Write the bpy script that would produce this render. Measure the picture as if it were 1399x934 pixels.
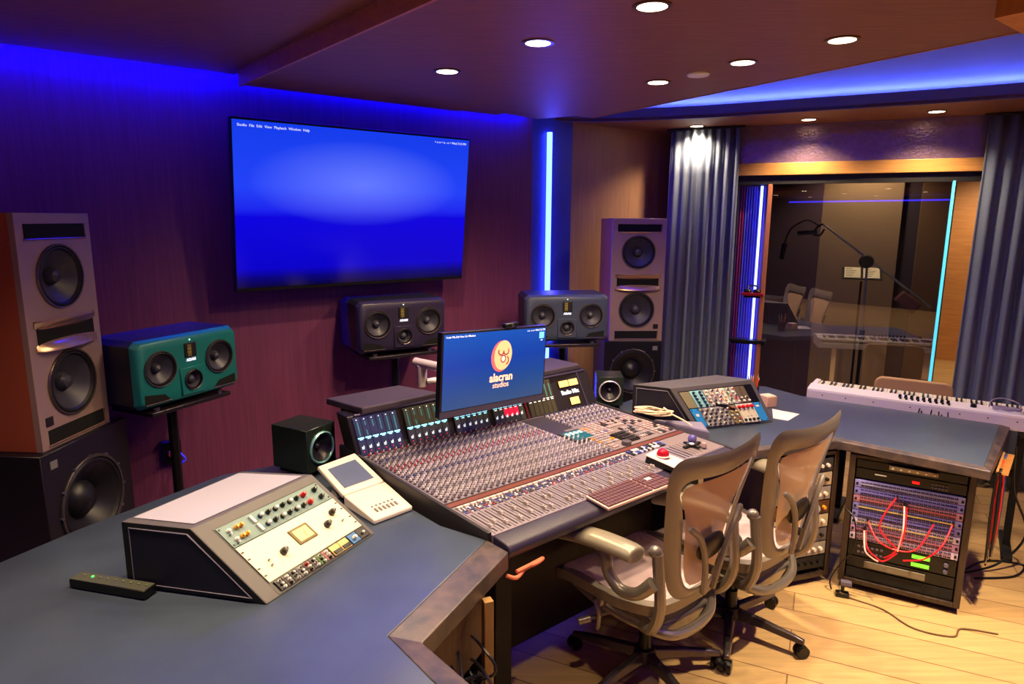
import bpy, bmesh, math, random
from mathutils import Vector, Matrix
random.seed(7)
S = bpy.context.scene
for o in list(bpy.data.objects): bpy.data.objects.remove(o)
COL = S.collection
R = math.radians

# ------------------------------------------------------------------ camera, exposure, world
CAM_H = 1.85
cam_d = bpy.data.cameras.new('camera'); cam_d.sensor_width = 36; cam_d.lens = 36 * 910 / 1399
cam_d.clip_start = 0.02
cam = bpy.data.objects.new('camera', cam_d); COL.objects.link(cam)
cam.matrix_world = Matrix.Translation((0, 0, CAM_H)) @ Matrix.Rotation(R(79.5), 4, 'X') @ Matrix.Rotation(R(0.35), 4, 'Z')
S.camera = cam
S.view_settings.view_transform = 'Standard'; S.view_settings.look = 'None'
S.view_settings.gamma = 1; S.view_settings.use_curve_mapping = False
S.view_settings.exposure = 0.0
W = bpy.data.worlds.new('world'); S.world = W; W.use_nodes = True
W.node_tree.nodes['Background'].inputs[0].default_value = (0.10, 0.06, 0.25, 1)
W.node_tree.nodes['Background'].inputs[1].default_value = 0.3
try:
    S.cycles.max_bounces = 8; S.cycles.sample_clamp_indirect = 6.0; S.cycles.use_denoising = True
    S.cycles.caustics_reflective = False; S.cycles.caustics_refractive = False
except Exception: pass

def lin(c):
    return tuple(((v/255)/12.92 if v/255 <= .04045 else ((v/255+.055)/1.055)**2.4) for v in c)
def lamp(name, kind, loc, rot, power, color, size=(.1, .1), spot=80, blend=.5, spread=180):
    d = bpy.data.lights.new(name, kind); d.energy = power; d.color = color
    if kind == 'AREA':
        d.shape = 'RECTANGLE'; d.size, d.size_y = size; d.spread = R(spread)
    if kind == 'SPOT':
        d.spot_size = R(spot); d.spot_blend = blend; d.shadow_soft_size = size[0]
    o = bpy.data.objects.new(name, d); COL.objects.link(o); o.location = loc
    if isinstance(rot, Vector): o.rotation_euler = rot.to_track_quat('-Z', 'Y').to_euler()
    else: o.rotation_euler = rot
    return o
WARM = (1.0, .73, .43)
# walls' ground directions
WE = Vector((.780, .626, 0)); WN = Vector((.626, -.780, 0))       # TV wall: along, towards the room
RE = Vector((.907, -.421, 0)); RN = Vector((-.421, -.907, 0))     # window wall
# blue LED strips hidden in the gap between ceiling and TV wall
def strip_lamp(name, a, b, d, power, color, w=.04, spread=180):
    a = Vector(a); b = Vector(b); m = (a+b)/2; x = (b-a).normalized(); z = -Vector(d).normalized(); y = z.cross(x).normalized(); z = x.cross(y)
    o = lamp(name, 'AREA', m, (0, 0, 0), power, color, ((b-a).length, w), spread=spread)
    o.matrix_world = Matrix.Translation(m) @ Matrix((x, y, z)).transposed().to_4x4()
    return o
BLUE = (.05, .03, 1.0)
strip_lamp('wall_gap_strip', (-2.95, 2.30, 2.60), (-1.42, 3.50, 2.60), (.02, -.03, -1), 330, (.0, .0, 1.0), .07)
strip_lamp('wall_gap_strip', (-1.40, 3.54, 2.56), (.10, 4.73, 2.56), (.02, -.03, -1), 22, (.0, .0, 1), .05)
strip_lamp('panel_edge_fill', (.62, 4.28, 2.575), (3.2, .02, 2.575), (.6, .4, 1.2), 60, (.03, .0, 1.0), .03, spread=100)  # blue lamp added to colour the cove recess and its lip
strip_lamp('slot_strip', (.285, 4.94, .3), (.285, 4.94, 2.4), (.6, -.8, 0), 9, (.06, .05, 1.0), .03)
# violet fill lamps added out of view, behind and right of the camera
strip_lamp('violet_fill_strip', (-2.4, -.9, 2.52), (2.6, -.9, 2.52), (0, .6, -1), 10, (.30, .10, 1.0), .12)
strip_lamp('violet_fill_strip', (3.3, .2, 2.5), (3.3, 2.4, 2.5), (-1, .1, -.7), 7, (.18, .10, 1.0), .10)

# ------------------------------------------------------------------ materials
MATS = {}
def mat(name, rgb, rough=.5, metal=0.0, emit=None, es=0.0, noise=0.0, nscale=20, bump=0.0, bscale=200, alpha=1.0, trans=0.0, coat=0.0, spec=.5, stretch=None, ior=1.45):
    if name in MATS: return MATS[name]
    m = bpy.data.materials.new(name); m.use_nodes = True; nt = m.node_tree; b = nt.nodes['Principled BSDF']
    c = lin(rgb)
    b.inputs['Base Color'].default_value = (*c, 1); b.inputs['Roughness'].default_value = rough
    b.inputs['Metallic'].default_value = metal; b.inputs['Specular IOR Level'].default_value = spec
    b.inputs['Coat Weight'].default_value = coat; b.inputs['IOR'].default_value = ior
    if trans: b.inputs['Transmission Weight'].default_value = trans
    if alpha < 1: b.inputs['Alpha'].default_value = alpha
    if emit is not None:
        b.inputs['Emission Color'].default_value = (*lin(emit), 1); b.inputs['Emission Strength'].default_value = es
    if noise or bump:
        tc = nt.nodes.new('ShaderNodeTexCoord'); mp = nt.nodes.new('ShaderNodeMapping')
        nt.links.new(tc.outputs['Object'], mp.inputs[0])
        if stretch: mp.inputs['Scale'].default_value = stretch
    if noise:
        n = nt.nodes.new('ShaderNodeTexNoise'); n.inputs['Scale'].default_value = nscale; n.inputs['Detail'].default_value = 5
        nt.links.new(mp.outputs[0], n.inputs['Vector'])
        cr = nt.nodes.new('ShaderNodeMix'); cr.data_type = 'RGBA'
        cr.inputs[6].default_value = (*[v*(1-noise) for v in c], 1); cr.inputs[7].default_value = (*[min(1, v*(1+noise)) for v in c], 1)
        nt.links.new(n.outputs[0], cr.inputs[0]); nt.links.new(cr.outputs[2], b.inputs['Base Color'])
    if bump:
        n2 = nt.nodes.new('ShaderNodeTexNoise'); n2.inputs['Scale'].default_value = bscale; n2.inputs['Detail'].default_value = 3
        nt.links.new(mp.outputs[0], n2.inputs['Vector'])
        bp = nt.nodes.new('ShaderNodeBump'); bp.inputs['Strength'].default_value = bump; bp.inputs['Distance'].default_value = .003
        nt.links.new(n2.outputs[0], bp.inputs['Height']); nt.links.new(bp.outputs[0], b.inputs['Normal'])
    MATS[name] = m; return m

def wood(name, c1, c2, rough=.4, vec=(30, 30, 1.2), coat=0.0, bump=.1):
    if name in MATS: return MATS[name]
    m = bpy.data.materials.new(name); m.use_nodes = True; nt = m.node_tree; b = nt.nodes['Principled BSDF']
    tc = nt.nodes.new('ShaderNodeTexCoord'); mp = nt.nodes.new('ShaderNodeMapping'); mp.inputs['Scale'].default_value = vec
    nt.links.new(tc.outputs['Object'], mp.inputs[0])
    n = nt.nodes.new('ShaderNodeTexNoise'); n.inputs['Scale'].default_value = 2.2; n.inputs['Detail'].default_value = 8; n.inputs['Distortion'].default_value = .4
    nt.links.new(mp.outputs[0], n.inputs['Vector'])
    r = nt.nodes.new('ShaderNodeValToRGB'); r.color_ramp.elements[0].position = .32; r.color_ramp.elements[1].position = .68
    r.color_ramp.elements[0].color = (*lin(c1), 1); r.color_ramp.elements[1].color = (*lin(c2), 1)
    nt.links.new(n.outputs[0], r.inputs[0]); nt.links.new(r.outputs[0], b.inputs['Base Color'])
    bp = nt.nodes.new('ShaderNodeBump'); bp.inputs['Strength'].default_value = bump; bp.inputs['Distance'].default_value = .002
    nt.links.new(n.outputs[0], bp.inputs['Height']); nt.links.new(bp.outputs[0], b.inputs['Normal'])
    b.inputs['Roughness'].default_value = rough; b.inputs['Coat Weight'].default_value = coat
    MATS[name] = m; return m

def floor_mat():
    m = bpy.data.materials.new('oak_floor'); m.use_nodes = True; nt = m.node_tree; b = nt.nodes['Principled BSDF']
    tc = nt.nodes.new('ShaderNodeTexCoord'); mp = nt.nodes.new('ShaderNodeMapping'); mp.inputs['Rotation'].default_value = (0, 0, R(25))
    nt.links.new(tc.outputs['Object'], mp.inputs[0])
    br = nt.nodes.new('ShaderNodeTexBrick'); br.inputs['Scale'].default_value = 1
    br.inputs['Brick Width'].default_value = 1.7; br.inputs['Row Height'].default_value = .17; br.inputs['Mortar Size'].default_value = .003
    br.inputs['Color1'].default_value = (*lin((222, 186, 128)), 1); br.inputs['Color2'].default_value = (*lin((206, 166, 112)), 1)
    br.inputs['Mortar'].default_value = (*lin((140, 104, 66)), 1); br.offset = .37
    nt.links.new(mp.outputs[0], br.inputs['Vector'])
    mp2 = nt.nodes.new('ShaderNodeMapping'); mp2.inputs['Rotation'].default_value = (0, 0, R(25)); mp2.inputs['Scale'].default_value = (1.5, 22, 1)
    nt.links.new(tc.outputs['Object'], mp2.inputs[0])
    n = nt.nodes.new('ShaderNodeTexNoise'); n.inputs['Scale'].default_value = 2; n.inputs['Detail'].default_value = 8; n.inputs['Distortion'].default_value = .8
    nt.links.new(mp2.outputs[0], n.inputs['Vector'])
    mx = nt.nodes.new('ShaderNodeMix'); mx.data_type = 'RGBA'; mx.blend_type = 'MULTIPLY'; mx.inputs[0].default_value = .45
    nt.links.new(br.outputs[0], mx.inputs[6]); nt.links.new(n.outputs[1], mx.inputs[7])
    nt.links.new(n.outputs[0], mx.inputs[7]); nt.links.new(mx.outputs[2], b.inputs['Base Color'])
    b.inputs['Roughness'].default_value = .42
    MATS['floor'] = m; return m

M_floor = floor_mat()
M_wall = wood('wall_veneer', (112, 54, 84), (130, 64, 98), .45, (40, 40, 1.5))
M_wall2 = wood('front_panel_veneer', (162, 120, 96), (182, 138, 108), .5, (40, 40, 1.5))
M_ceil = wood('ceiling_veneer', (122, 74, 52), (140, 88, 62), .55, (3, 40, 3), bump=.05)
M_ceil_edge = wood('ceiling_edge_wood', (176, 108, 56), (200, 128, 70), .5, (20, 3, 20))
M_white = mat('cove_plaster_lit_blue', (112, 116, 160), .9)  # blue LED light tinted into the recess plaster
M_dark = mat('dark_paint', (24, 22, 26), .6)
M_oak = wood('header_oak', (196, 140, 74), (214, 158, 88), .4, (2, 2, 40))
M_curtain = mat('curtain_cloth', (104, 116, 140), .95, noise=.12, nscale=60, bump=.2, bscale=400)
M_black = mat('black_plastic', (14, 14, 16), .35)
M_blackm = mat('matt_black', (13, 13, 15), .7)
M_desk = mat('desk_linoleum', (60, 70, 88), .30, noise=.34, nscale=5, bump=.05, bscale=300)
M_edge = wood('worn_edge_leather', (46, 42, 50), (86, 70, 66), .38, (9, 9, 9), bump=.3)
M_deskwood = wood('desk_side_wood', (70, 48, 34), (92, 66, 48), .5, (30, 30, 2))
M_chrome = mat('chrome', (200, 200, 205), .15, 1)
M_steel = mat('brushed_steel', (150, 150, 155), .35, 1)
M_cream = mat('cream_enamel', (238, 226, 196), .4)
M_offw = mat('offwhite_plastic', (222, 208, 200), .45)

# ------------------------------------------------------------------ mesh helpers
class MB:
    def __init__(s): s.v = []; s.f = []; s.m = []; s.M = Matrix(); s.mi = 0
    def add(s, vs, fs, mi=None):
        k = len(s.v); s.v += [s.M @ Vector(p) for p in vs]; s.f += [tuple(i+k for i in f) for f in fs]; s.m += [s.mi if mi is None else mi]*len(fs)
        return s
    def box(s, c, d, mi=None, rz=0):
        x, y, z = d[0]/2, d[1]/2, d[2]/2; q = Matrix.Rotation(rz, 3, 'Z')
        vs = [Vector(c) + q @ Vector((a*x, b*y, e*z)) for a in (-1, 1) for b in (-1, 1) for e in (-1, 1)]
        return s.add(vs, [(0, 1, 3, 2), (4, 6, 7, 5), (0, 4, 5, 1), (2, 3, 7, 6), (0, 2, 6, 4), (1, 5, 7, 3)], mi)
    def hexa(s, b4, t4, mi=None):            # bottom quad, top quad (same winding, ccw from above)
        return s.add(list(b4)+list(t4), [(3, 2, 1, 0), (4, 5, 6, 7), (0, 1, 5, 4), (1, 2, 6, 5), (2, 3, 7, 6), (3, 0, 4, 7)], mi)
    def prism(s, poly, z0, z1, mi=None):
        n = len(poly); vs = [(p[0], p[1], z0) for p in poly]+[(p[0], p[1], z1) for p in poly]
        return s.add(vs, [tuple(range(n))[::-1], tuple(range(n, 2*n))]+[(i, (i+1) % n, n+(i+1) % n, n+i) for i in range(n)], mi)
    def cone(s, p0, p1, r0, r1, n=16, mi=None, caps=True):
        p0 = Vector(p0); p1 = Vector(p1); a = (p1-p0).normalized(); u = a.orthogonal().normalized(); w = a.cross(u)
        vs = []
        for p, r in ((p0, r0), (p1, r1)):
            vs += [p + (u*math.cos(2*math.pi*i/n)+w*math.sin(2*math.pi*i/n))*r for i in range(n)]
        fs = [(i, (i+1) % n, n+(i+1) % n, n+i) for i in range(n)]
        if caps: fs += [tuple(range(n))[::-1], tuple(range(n, 2*n))]
        return s.add(vs, fs, mi)
    def tube(s, path, r, n=8, mi=None, closed=False, flat=None):
        P = [Vector(p) for p in path]; N = len(P); rs = r if isinstance(r, (list, tuple)) else [r]*N
        vs = []; u = None
        for i, p in enumerate(P):
            a = P[(i+1) % N] if (i < N-1 or closed) else P[i]; b = P[i-1] if (i > 0 or closed) else P[i]
            t = (a-b).normalized()
            if u is None: u = t.orthogonal().normalized()
            u = (u - t*u.dot(t)).normalized(); w = t.cross(u)
            for j in range(n):
                an = 2*math.pi*j/n; vs.append(p+(u*math.cos(an)+w*math.sin(an))*rs[i])
        fs = []
        for i in range(N if closed else N-1):
            for j in range(n):
                a = i*n+j; b = i*n+(j+1) % n; c = ((i+1) % N)*n+(j+1) % n; d = ((i+1) % N)*n+j
                fs.append((a, b, c, d))
        if not closed: fs += [tuple(range(n))[::-1], tuple(range((N-1)*n, N*n))]
        return s.add(vs, fs, mi)
    def lathe(s, prof, o=(0, 0, 0), axis=(0, 0, 1), n=24, mi=None, sq=None):   # prof: (radius, height)
        o = Vector(o); a = Vector(axis).normalized(); u = a.orthogonal().normalized(); w = a.cross(u); vs = []
        for r, h in prof:
            vs += [o+a*h+(u*math.cos(2*math.pi*i/n)+w*math.sin(2*math.pi*i/n))*max(r, 1e-5) for i in range(n)]
        fs = [(k*n+i, k*n+(i+1) % n, (k+1)*n+(i+1) % n, (k+1)*n+i) for k in range(len(prof)-1) for i in range(n)]
        return s.add(vs, fs, mi)
    def sphere(s, c, r, n=16, mi=None, sz=1.0):
        return s.lathe([(r*math.sin(math.pi*k/10), -r*sz*math.cos(math.pi*k/10)) for k in range(11)], c, n=n, mi=mi)
    def build(s, name, mats, parent=None, smooth=35, bevel=0.0, seg=2, solid=0.0, sub=0):
        me = bpy.data.meshes.new(name); me.from_pydata(s.v, [], s.f); me.validate(); me.update()
        if not isinstance(mats, (list, tuple)): mats = [mats]
        for m in mats: me.materials.append(m)
        if len(mats) > 1 and len(me.polygons) == len(s.m):
            me.polygons.foreach_set('material_index', s.m)
        bm = bmesh.new(); bm.from_mesh(me); bmesh.ops.recalc_face_normals(bm, faces=bm.faces) if not solid else None
        bm.to_mesh(me); bm.free()
        if smooth:
            me.shade_smooth()
            try: me.set_sharp_from_angle(angle=R(smooth))
            except Exception: pass
        o = bpy.data.objects.new(name, me); COL.objects.link(o)
        if parent is not None: o.parent = parent
        if solid:
            md = o.modifiers.new('solid', 'SOLIDIFY'); md.thickness = solid; md.offset = 0
        if sub:
            md = o.modifiers.new('sub', 'SUBSURF'); md.levels = sub; md.render_levels = sub
        if bevel:
            md = o.modifiers.new('bevel', 'BEVEL'); md.width = bevel; md.segments = seg; md.limit_method = 'ANGLE'; md.angle_limit = R(40); md.harden_normals = False
        return o

def tag(o, label=None, cat=None, group=None, kind=None):
    if label: o['label'] = label
    if cat: o['category'] = cat
    if group: o['group'] = group
    if kind: o['kind'] = kind
    return o
def thing(name, loc, rz, label, cat, group=None):
    o = bpy.data.objects.new(name, None); COL.objects.link(o); o.location = loc; o.rotation_euler = (0, 0, rz)
    o.empty_display_size = .1
    return tag(o, label, cat, group)
def struct(o): o['kind'] = 'structure'; return o
def copy_tree(o, parent=None):
    c = o.copy(); COL.objects.link(c); c.parent = parent
    for ch in list(o.children): copy_tree(ch, c)
    return c
def frame(o, r, u):                       # matrix: local x = r, y = u, z = normal (r x u)
    r = Vector(r).normalized(); n = r.cross(Vector(u)).normalized(); u = n.cross(r)
    return Matrix.Translation(Vector(o)) @ Matrix((r, u, n)).transposed().to_4x4()
def text(name, body, M, size, mt, parent=None, ext=.0006, bold=0.0, align='CENTER'):
    c = bpy.data.curves.new(name, 'FONT'); c.body = body; c.size = size; c.extrude = ext; c.offset = bold; c.align_x = align; c.align_y = 'CENTER'; c.resolution_u = 3
    t = bpy.data.objects.new(name+'_c', c); COL.objects.link(t)
    dg = bpy.context.evaluated_depsgraph_get(); me = bpy.data.meshes.new_from_object(t.evaluated_get(dg))
    bpy.data.objects.remove(t); bpy.data.curves.remove(c)
    me.transform(M); me.materials.clear(); me.materials.append(mt); me.name = name
    o = bpy.data.objects.new(name, me); COL.objects.link(o)
    if parent is not None: o.parent = parent
    return o
def V3(*a): return Vector(a)
def smooth_path(pts, k=6):                # catmull-rom
    P = [Vector(p) for p in pts]; out = []
    for i in range(len(P)-1):
        a = P[max(i-1, 0)]; b = P[i]; c = P[i+1]; d = P[min(i+2, len(P)-1)]
        for j in range(k):
            t = j/k; out.append(.5*((2*b)+(c-a)*t+(2*a-5*b+4*c-d)*t*t+(3*b-a-3*c+d)*t**3))
    out.append(P[-1]); return out

# ------------------------------------------------------------------ room shell
m = MB(); m.prism([(-4.2, -5.6), (4.6, -5.6), (4.6, 3.0), (8.5, 6.5), (6.5, 12), (-.5, 7.0), (-4.2, 3.2)], -.1, 0)
struct(m.build('floor', M_floor, smooth=0))
def wall(name, a, b, z0, z1, mt, th=.1, side=1, bevel=0):
    a = V3(*a, 0); b = V3(*b, 0); d = (b-a).normalized(); n = V3(-d.y, d.x, 0)*side*th
    q = MB(); q.prism([a[:2], b[:2], (b+n)[:2], (a+n)[:2]] if side > 0 else [a[:2], (a+n)[:2], (b+n)[:2], b[:2]], z0, z1)
    return struct(q.build(name, mt, smooth=0, bevel=bevel))
W0 = V3(-2.153, 2.968, 0)
wa = W0 - WE*2.0; wb = W0 + WE*2.93
wall('wall_left', wa[:2], wb[:2], 0, 2.72, M_wall)
wall('wall_front', (.335, 5.06), (1.42, 5.90), 0, 2.72, M_wall2)
wall('wall_back', (4.1, -5.4), (-3.8, -5.4), 0, 2.72, M_dark)
wall('wall_side', (-3.75, -5.4), (-3.75, 1.75), 0, 2.72, M_dark)
wall('wall_right', (4.05, 4.25), (4.05, -5.4), 0, 2.72, M_wall, side=1)
G0 = V3(1.31, 5.54, 0); GD = V3(.421, .907, 0)
def G(t, d=0, z=0): return G0 + RE*t + GD*d + V3(0, 0, z)
def gbox(mb, t0, t1, d0, d1, z0, z1, mi=None):
    mb.hexa([G(t0, d0, z0), G(t1, d0, z0), G(t1, d1, z0), G(t0, d1, z0)], [G(t0, d0, z1), G(t1, d0, z1), G(t1, d1, z1), G(t0, d1, z1)], mi); return mb
# recess with the vertical light strip between the two wall panels
M_recess = mat('recess_speckled_panel', (70, 80, 190), .35, .3, noise=.6, nscale=120, bump=.6, bscale=150)
m = MB(); m.hexa([(.10, 4.87, 0), (.44, 5.14, 0), (.40, 5.24, 0), (.04, 4.95, 0)], [(.10, 4.87, 2.72), (.44, 5.14, 2.72), (.40, 5.24, 2.72), (.04, 4.95, 2.72)])
struct(m.build('wall_recess', M_recess, smooth=0))
M_led = mat('led_strip_light', (120, 160, 255), .5, emit=(70, 95, 255), es=9)
m = MB(); m.box((.262, 4.975, 1.24), (.026, .03, 2.44), rz=R(38))
led = tag(m.build('led_strip', M_led, smooth=0), 'vertical pale blue light strip in the slot between two wall panels', 'light strip')
# ceilings
m = MB(); m.prism([(-3.8, 1.62), (-1.40, 3.53), (-1.32, 3.42), (2.28, -.91), (2.28, -5.4), (-3.8, -5.4)], 2.55, 2.60)
struct(m.build('ceiling', M_ceil, smooth=0))
m = MB(); m.prism([(-1.32, 3.42), (-.336, 4.182), (-.119, 3.988), (.495, 4.414), (1.713, 2.392), (3.3, -.24), (3.3, -5.4), (2.28, -5.4), (2.28, -.91)], 2.48, 2.54)
struct(m.build('ceiling', M_ceil, smooth=0))
m = MB(); m.prism([(-.42, 4.22), (-.11, 4.46), (-.06, 4.40), (.16, 4.62), (.495, 4.414), (-.119, 3.90)], 2.50, 2.54)
struct(m.build('ceiling', M_ceil, smooth=0))
def along(a, b, w, z0, z1, name, mt, bevel=0):
    a = V3(*a, 0); b = V3(*b, 0); d = (b-a).normalized(); n = V3(-d.y, d.x, 0)*w
    q = MB(); q.prism([a[:2], b[:2], (b+n)[:2], (a+n)[:2]], z0, z1); return struct(q.build(name, mt, smooth=0, bevel=bevel))
along((-1.335, 3.435), (2.27, -.90), -.012, 2.476, 2.552, 'trim_1', M_ceil_edge)
along((.50, 4.412), (3.3, -.235), .008, 2.478, 2.542, 'trim_2', M_ceil_edge)
m = MB(); m.prism([(1.385, 2.06), (2.4, 2.86), (3.2, 2.2), (2.2, .8)], 2.425, 2.476)
struct(m.build('ceiling', wood('corner_panel_wood', (186, 120, 40), (208, 140, 56), .5), smooth=0))
curve = smooth_path([(.30, 5.03, 0), (.634, 5.06, 0), (1.275, 4.87, 0), (1.894, 4.55, 0), (2.446, 4.27, 0), (2.927, 3.99, 0), (3.45, 3.62, 0), (4.05, 3.15, 0)], 4)
m = MB(); m.prism([p[:2] for p in curve]+[(4.06, 4.30), (3.95, 4.30), tuple(G(0, .0))[:2], (1.42, 5.90), (.335, 5.06)], 2.55, 2.57)
struct(m.build('ceiling', M_ceil, smooth=0))
m = MB(); lipv = []
for p in curve:
    lipv += [(p.x, p.y, 2.548), (p.x, p.y, 2.63), (p.x+.01, p.y+.018, 2.63), (p.x+.01, p.y+.018, 2.548)]
n = len(curve); m.add(lipv, [(4*i+j, 4*i+4+j, 4*i+4+(j+1) % 4, 4*i+(j+1) % 4) for i in range(n-1) for j in range(4)])
struct(m.build('trim_3', mat('lip_plaster_lit_blue', (96, 92, 140), .8), smooth=0))  # lip colour carries the blue of the LED light
m = MB(); m.prism([(-4.1, -5.6), (4.2, -5.6), (4.2, 4.2), (1.45, 6.0), (-4.1, 2.4)], 2.72, 2.78)
struct(m.build('ceiling', M_white, smooth=0))
M_cove = mat('cove_light', (160, 190, 255), .5, emit=(84, 104, 255), es=170)
off = [p + V3(.21, .33, 0) for p in curve[5:]]
m = MB(); m.tube([V3(p.x, p.y, 2.60) for p in off], .014, 6)
tag(m.build('cove_light_strip', M_cove), 'curved glowing light strip tucked behind the ceiling cove lip', 'light strip')

# ---- window wall: metallic panel, oak header, frame, glass
M_metalpanel = mat('hammered_metal_panel', (160, 132, 150), .26, .55, noise=.35, nscale=30, bump=1.0, bscale=55)
m = MB(); gbox(m, .06, 3.1, 0, .08, 2.275, 2.72); struct(m.build('wall_header', M_metalpanel, smooth=0))
m = MB(); gbox(m, .06, 3.1, -.03, .08, 2.185, 2.275); struct(m.build('trim_4', M_oak, smooth=0, bevel=.003))
m = MB(); gbox(m, .06, 3.1, .0, .06, 2.12, 2.185); struct(m.build('shade_gap_strip', M_dark, smooth=0))  # dark strip painted for the shadow gap under the header
m = MB(); gbox(m, .08, .50, 0, .08, 0, 2.185); struct(m.build('wall_pier', M_dark, smooth=0))
m = MB(); gbox(m, 2.20, 3.1, 0, .08, 0, 2.185); struct(m.build('wall_pier', M_dark, smooth=0))
m = MB(); gbox(m, .715, .745, -.02, .05, 0, 2.12); struct(m.build('trim_6', mat('red_oak_post', (190, 120, 84), .45), smooth=0, bevel=.003))
gm = bpy.data.materials.new('studio_glass'); gm.use_nodes = True; nt = gm.node_tree; nt.nodes.clear()
o_ = nt.nodes.new('ShaderNodeOutputMaterial'); tr = nt.nodes.new('ShaderNodeBsdfTransparent'); gl = nt.nodes.new('ShaderNodeBsdfGlossy'); mx = nt.nodes.new('ShaderNodeMixShader'); lw = nt.nodes.new('ShaderNodeFresnel')
tr.inputs[0].default_value = (.80, .80, .82, 1); gl.inputs['Roughness'].default_value = .0; gl.inputs[0].default_value = (.95, .95, 1, 1); lw.inputs[0].default_value = 2.6
nt.links.new(lw.outputs[0], mx.inputs[0]); nt.links.new(tr.outputs[0], mx.inputs[1]); nt.links.new(gl.outputs[0], mx.inputs[2]); nt.links.new(mx.outputs[0], o_.inputs[0])
m = MB(); m.add([G(.745, .012, .02), G(1.915, .012, .02), G(1.915, .012, 2.125), G(.745, .012, 2.125)], [(0, 1, 2, 3)])
struct(m.build('window_1', gm, smooth=0))
m = MB(); gbox(m, 1.912, 1.928, -.004, .022, .02, 2.125)
struct(m.build('glass_edge_glow_strip', mat('glass_edge_glow', (120, 230, 240), .2, emit=(60, 200, 235), es=1.1), smooth=0))  # emission stands in for LED light caught in the glass edge
# live room beyond the glass
M_live = wood('live_room_oak', (184, 126, 76), (204, 146, 92), .45, (2, 2, 24))
def gwall(name, t0, t1, d0, d1, z1, mt): q = MB(); gbox(q, t0, t1, d0, d1, 0, z1); return struct(q.build(name, mt, smooth=0))
gwall('wall_far', .2, 5.0, 4.9, 5.0, 2.72, M_live)
gwall('wall_live_left', .30, .40, .10, 4.9, 2.72, mat('blue_grey_paint', (90, 84, 120), .8))
gwall('wall_live_right', 4.2, 4.3, .08, 4.9, 2.72, M_live)
q = MB(); gbox(q, .2, 5, .08, 5, 2.72, 2.8); struct(q.build('ceiling', M_dark, smooth=0))
q = MB(); gbox(q, 2.9, 4.4, .0, .08, 0, 2.72); struct(q.build('wall_live_front', M_dark, smooth=0))
for i, (t0, t1, c, lab) in enumerate([(.64, 1.095, (84, 66, 84), 'dark plum acoustic panel behind the glass, leftmost of the four'), (1.10, 1.70, (150, 126, 100), 'wide beige acoustic panel in the middle behind the glass'),
                                 (1.69, 1.84, (58, 50, 62), 'narrow dark acoustic panel right of the wide beige one'), (1.83, 2.07, (110, 84, 62), 'brown acoustic panel behind the glass, beside its cyan edge')]):
    a = G((t0+t1)/2, 1.0 if i == 2 else .93)
    r = thing('acoustic_panel', a, math.atan2(RE.y, RE.x), lab, 'acoustic panel')
    w = t1-t0; mb = MB(); mb.box((0, 0, 1.22), (w+.004 if i != 3 else w-.01, .06, 2.36)); mb.build('fabric_face', mat('panel_fabric_%d' % i, c, .95, bump=.3, bscale=300), r, bevel=.003)
    mb = MB(); mb.box((0, 0, .02), (w-.04, .30, .04)); mb.build('foot', M_dark, r, bevel=.004)
# light fittings in the live room
lamp('live_room_light', 'SPOT', G(1.45, .55, 2.55), V3(.10, .25, -1), 42, WARM, (.05, .05), 110, .8)
lamp('live_room_light', 'SPOT', G(3.2, 3.9, 2.55), V3(.1, .35, -1), 110, WARM, (.05, .05), 130, .8)
lamp('live_room_light', 'SPOT', G(3.0, 2.4, 2.55), V3(0, 0, -1), 90, WARM, (.05, .05), 130, .8)
# fluted light panel left of the glass
m = MB(); gbox(m, .44, .72, .18, .20, 0, 2.12); struct(m.build('wall_niche', mat('niche_violet', (120, 90, 190), .5), smooth=0))
sl = thing('fluted_screen', G(.58, .12), 0, 'fluted violet and blue rods screen with bright tube beside the left curtain', 'screen')
def loc(p, root): return Vector(p)-root.location
for k in range(11):
    t = .49+.0195*k; mb = MB(); mb.cone(loc(G(t, .13, 0.01), sl), loc(G(t, .13, 2.11), sl), .0065, .0065, 8)
    mb.build('rod', mat('rod_red' if k < 3 else 'rod_violet', (150, 50, 90) if k < 3 else (110, 100, 230), .3, .2), sl)
m = MB(); m.cone(G(.665, .07, .25), G(.665, .07, 2.11), .010, .010, 8); tb = m.build('light_tube', mat('tube_light', (230, 240, 255), .4, emit=(110, 130, 255), es=8))
tag(tb, 'bright white-blue vertical light tube beside the glass edge', 'light tube')
m = MB(); gbox(m, .50, .68, .0, .05, 0, .24); struct(m.build('trim_8', M_dark, smooth=0))

# ------------------------------------------------------------------ curtains
def curtain(t0, t1, d, folds, label, amp=.035, z1=2.53, flare=0.0):
    r = thing('curtain', G((t0+t1)/2, d), 0, label, 'curtain')
    mb = MB(); N = folds*10; zs = [.02, .6, 1.2, 1.8, 2.2, z1]; vs = []
    ph = [random.uniform(-.6, .6) for _ in range(folds+2)]
    for z in zs:
        k = 1 + flare*(1-z/z1)
        for i in range(N+1):
            u = i/N; t = t0+(t1-t0)*(.5+(u-.5)*k) if flare else t0+(t1-t0)*u
            f = int(u*folds); a = amp*(.75+.35*math.sin(ph[min(f, folds)]*5))*(.75+.35*(1-z/z1))
            vs.append(loc(G(t, d + a*math.sin(2*math.pi*u*folds+.5*math.sin(u*9+z*.8)), z), r))
    mb.add(vs, [(j*(N+1)+i, j*(N+1)+i+1, (j+1)*(N+1)+i+1, (j+1)*(N+1)+i) for j in range(len(zs)-1) for i in range(N)])
    mb.build('fabric', M_curtain, r, smooth=80, solid=.006)
    mb = MB(); mb.tube([loc(G(t0-.03, d, z1+.008), r), loc(G(t1+.03, d, z1+.008), r)], .008, 8); mb.build('track', M_dark, r)
    return r
curtain(-.02, .50, -.12, 8, 'blue grey pleated curtain left of the window, beside the right tower speaker', flare=.06)
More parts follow.
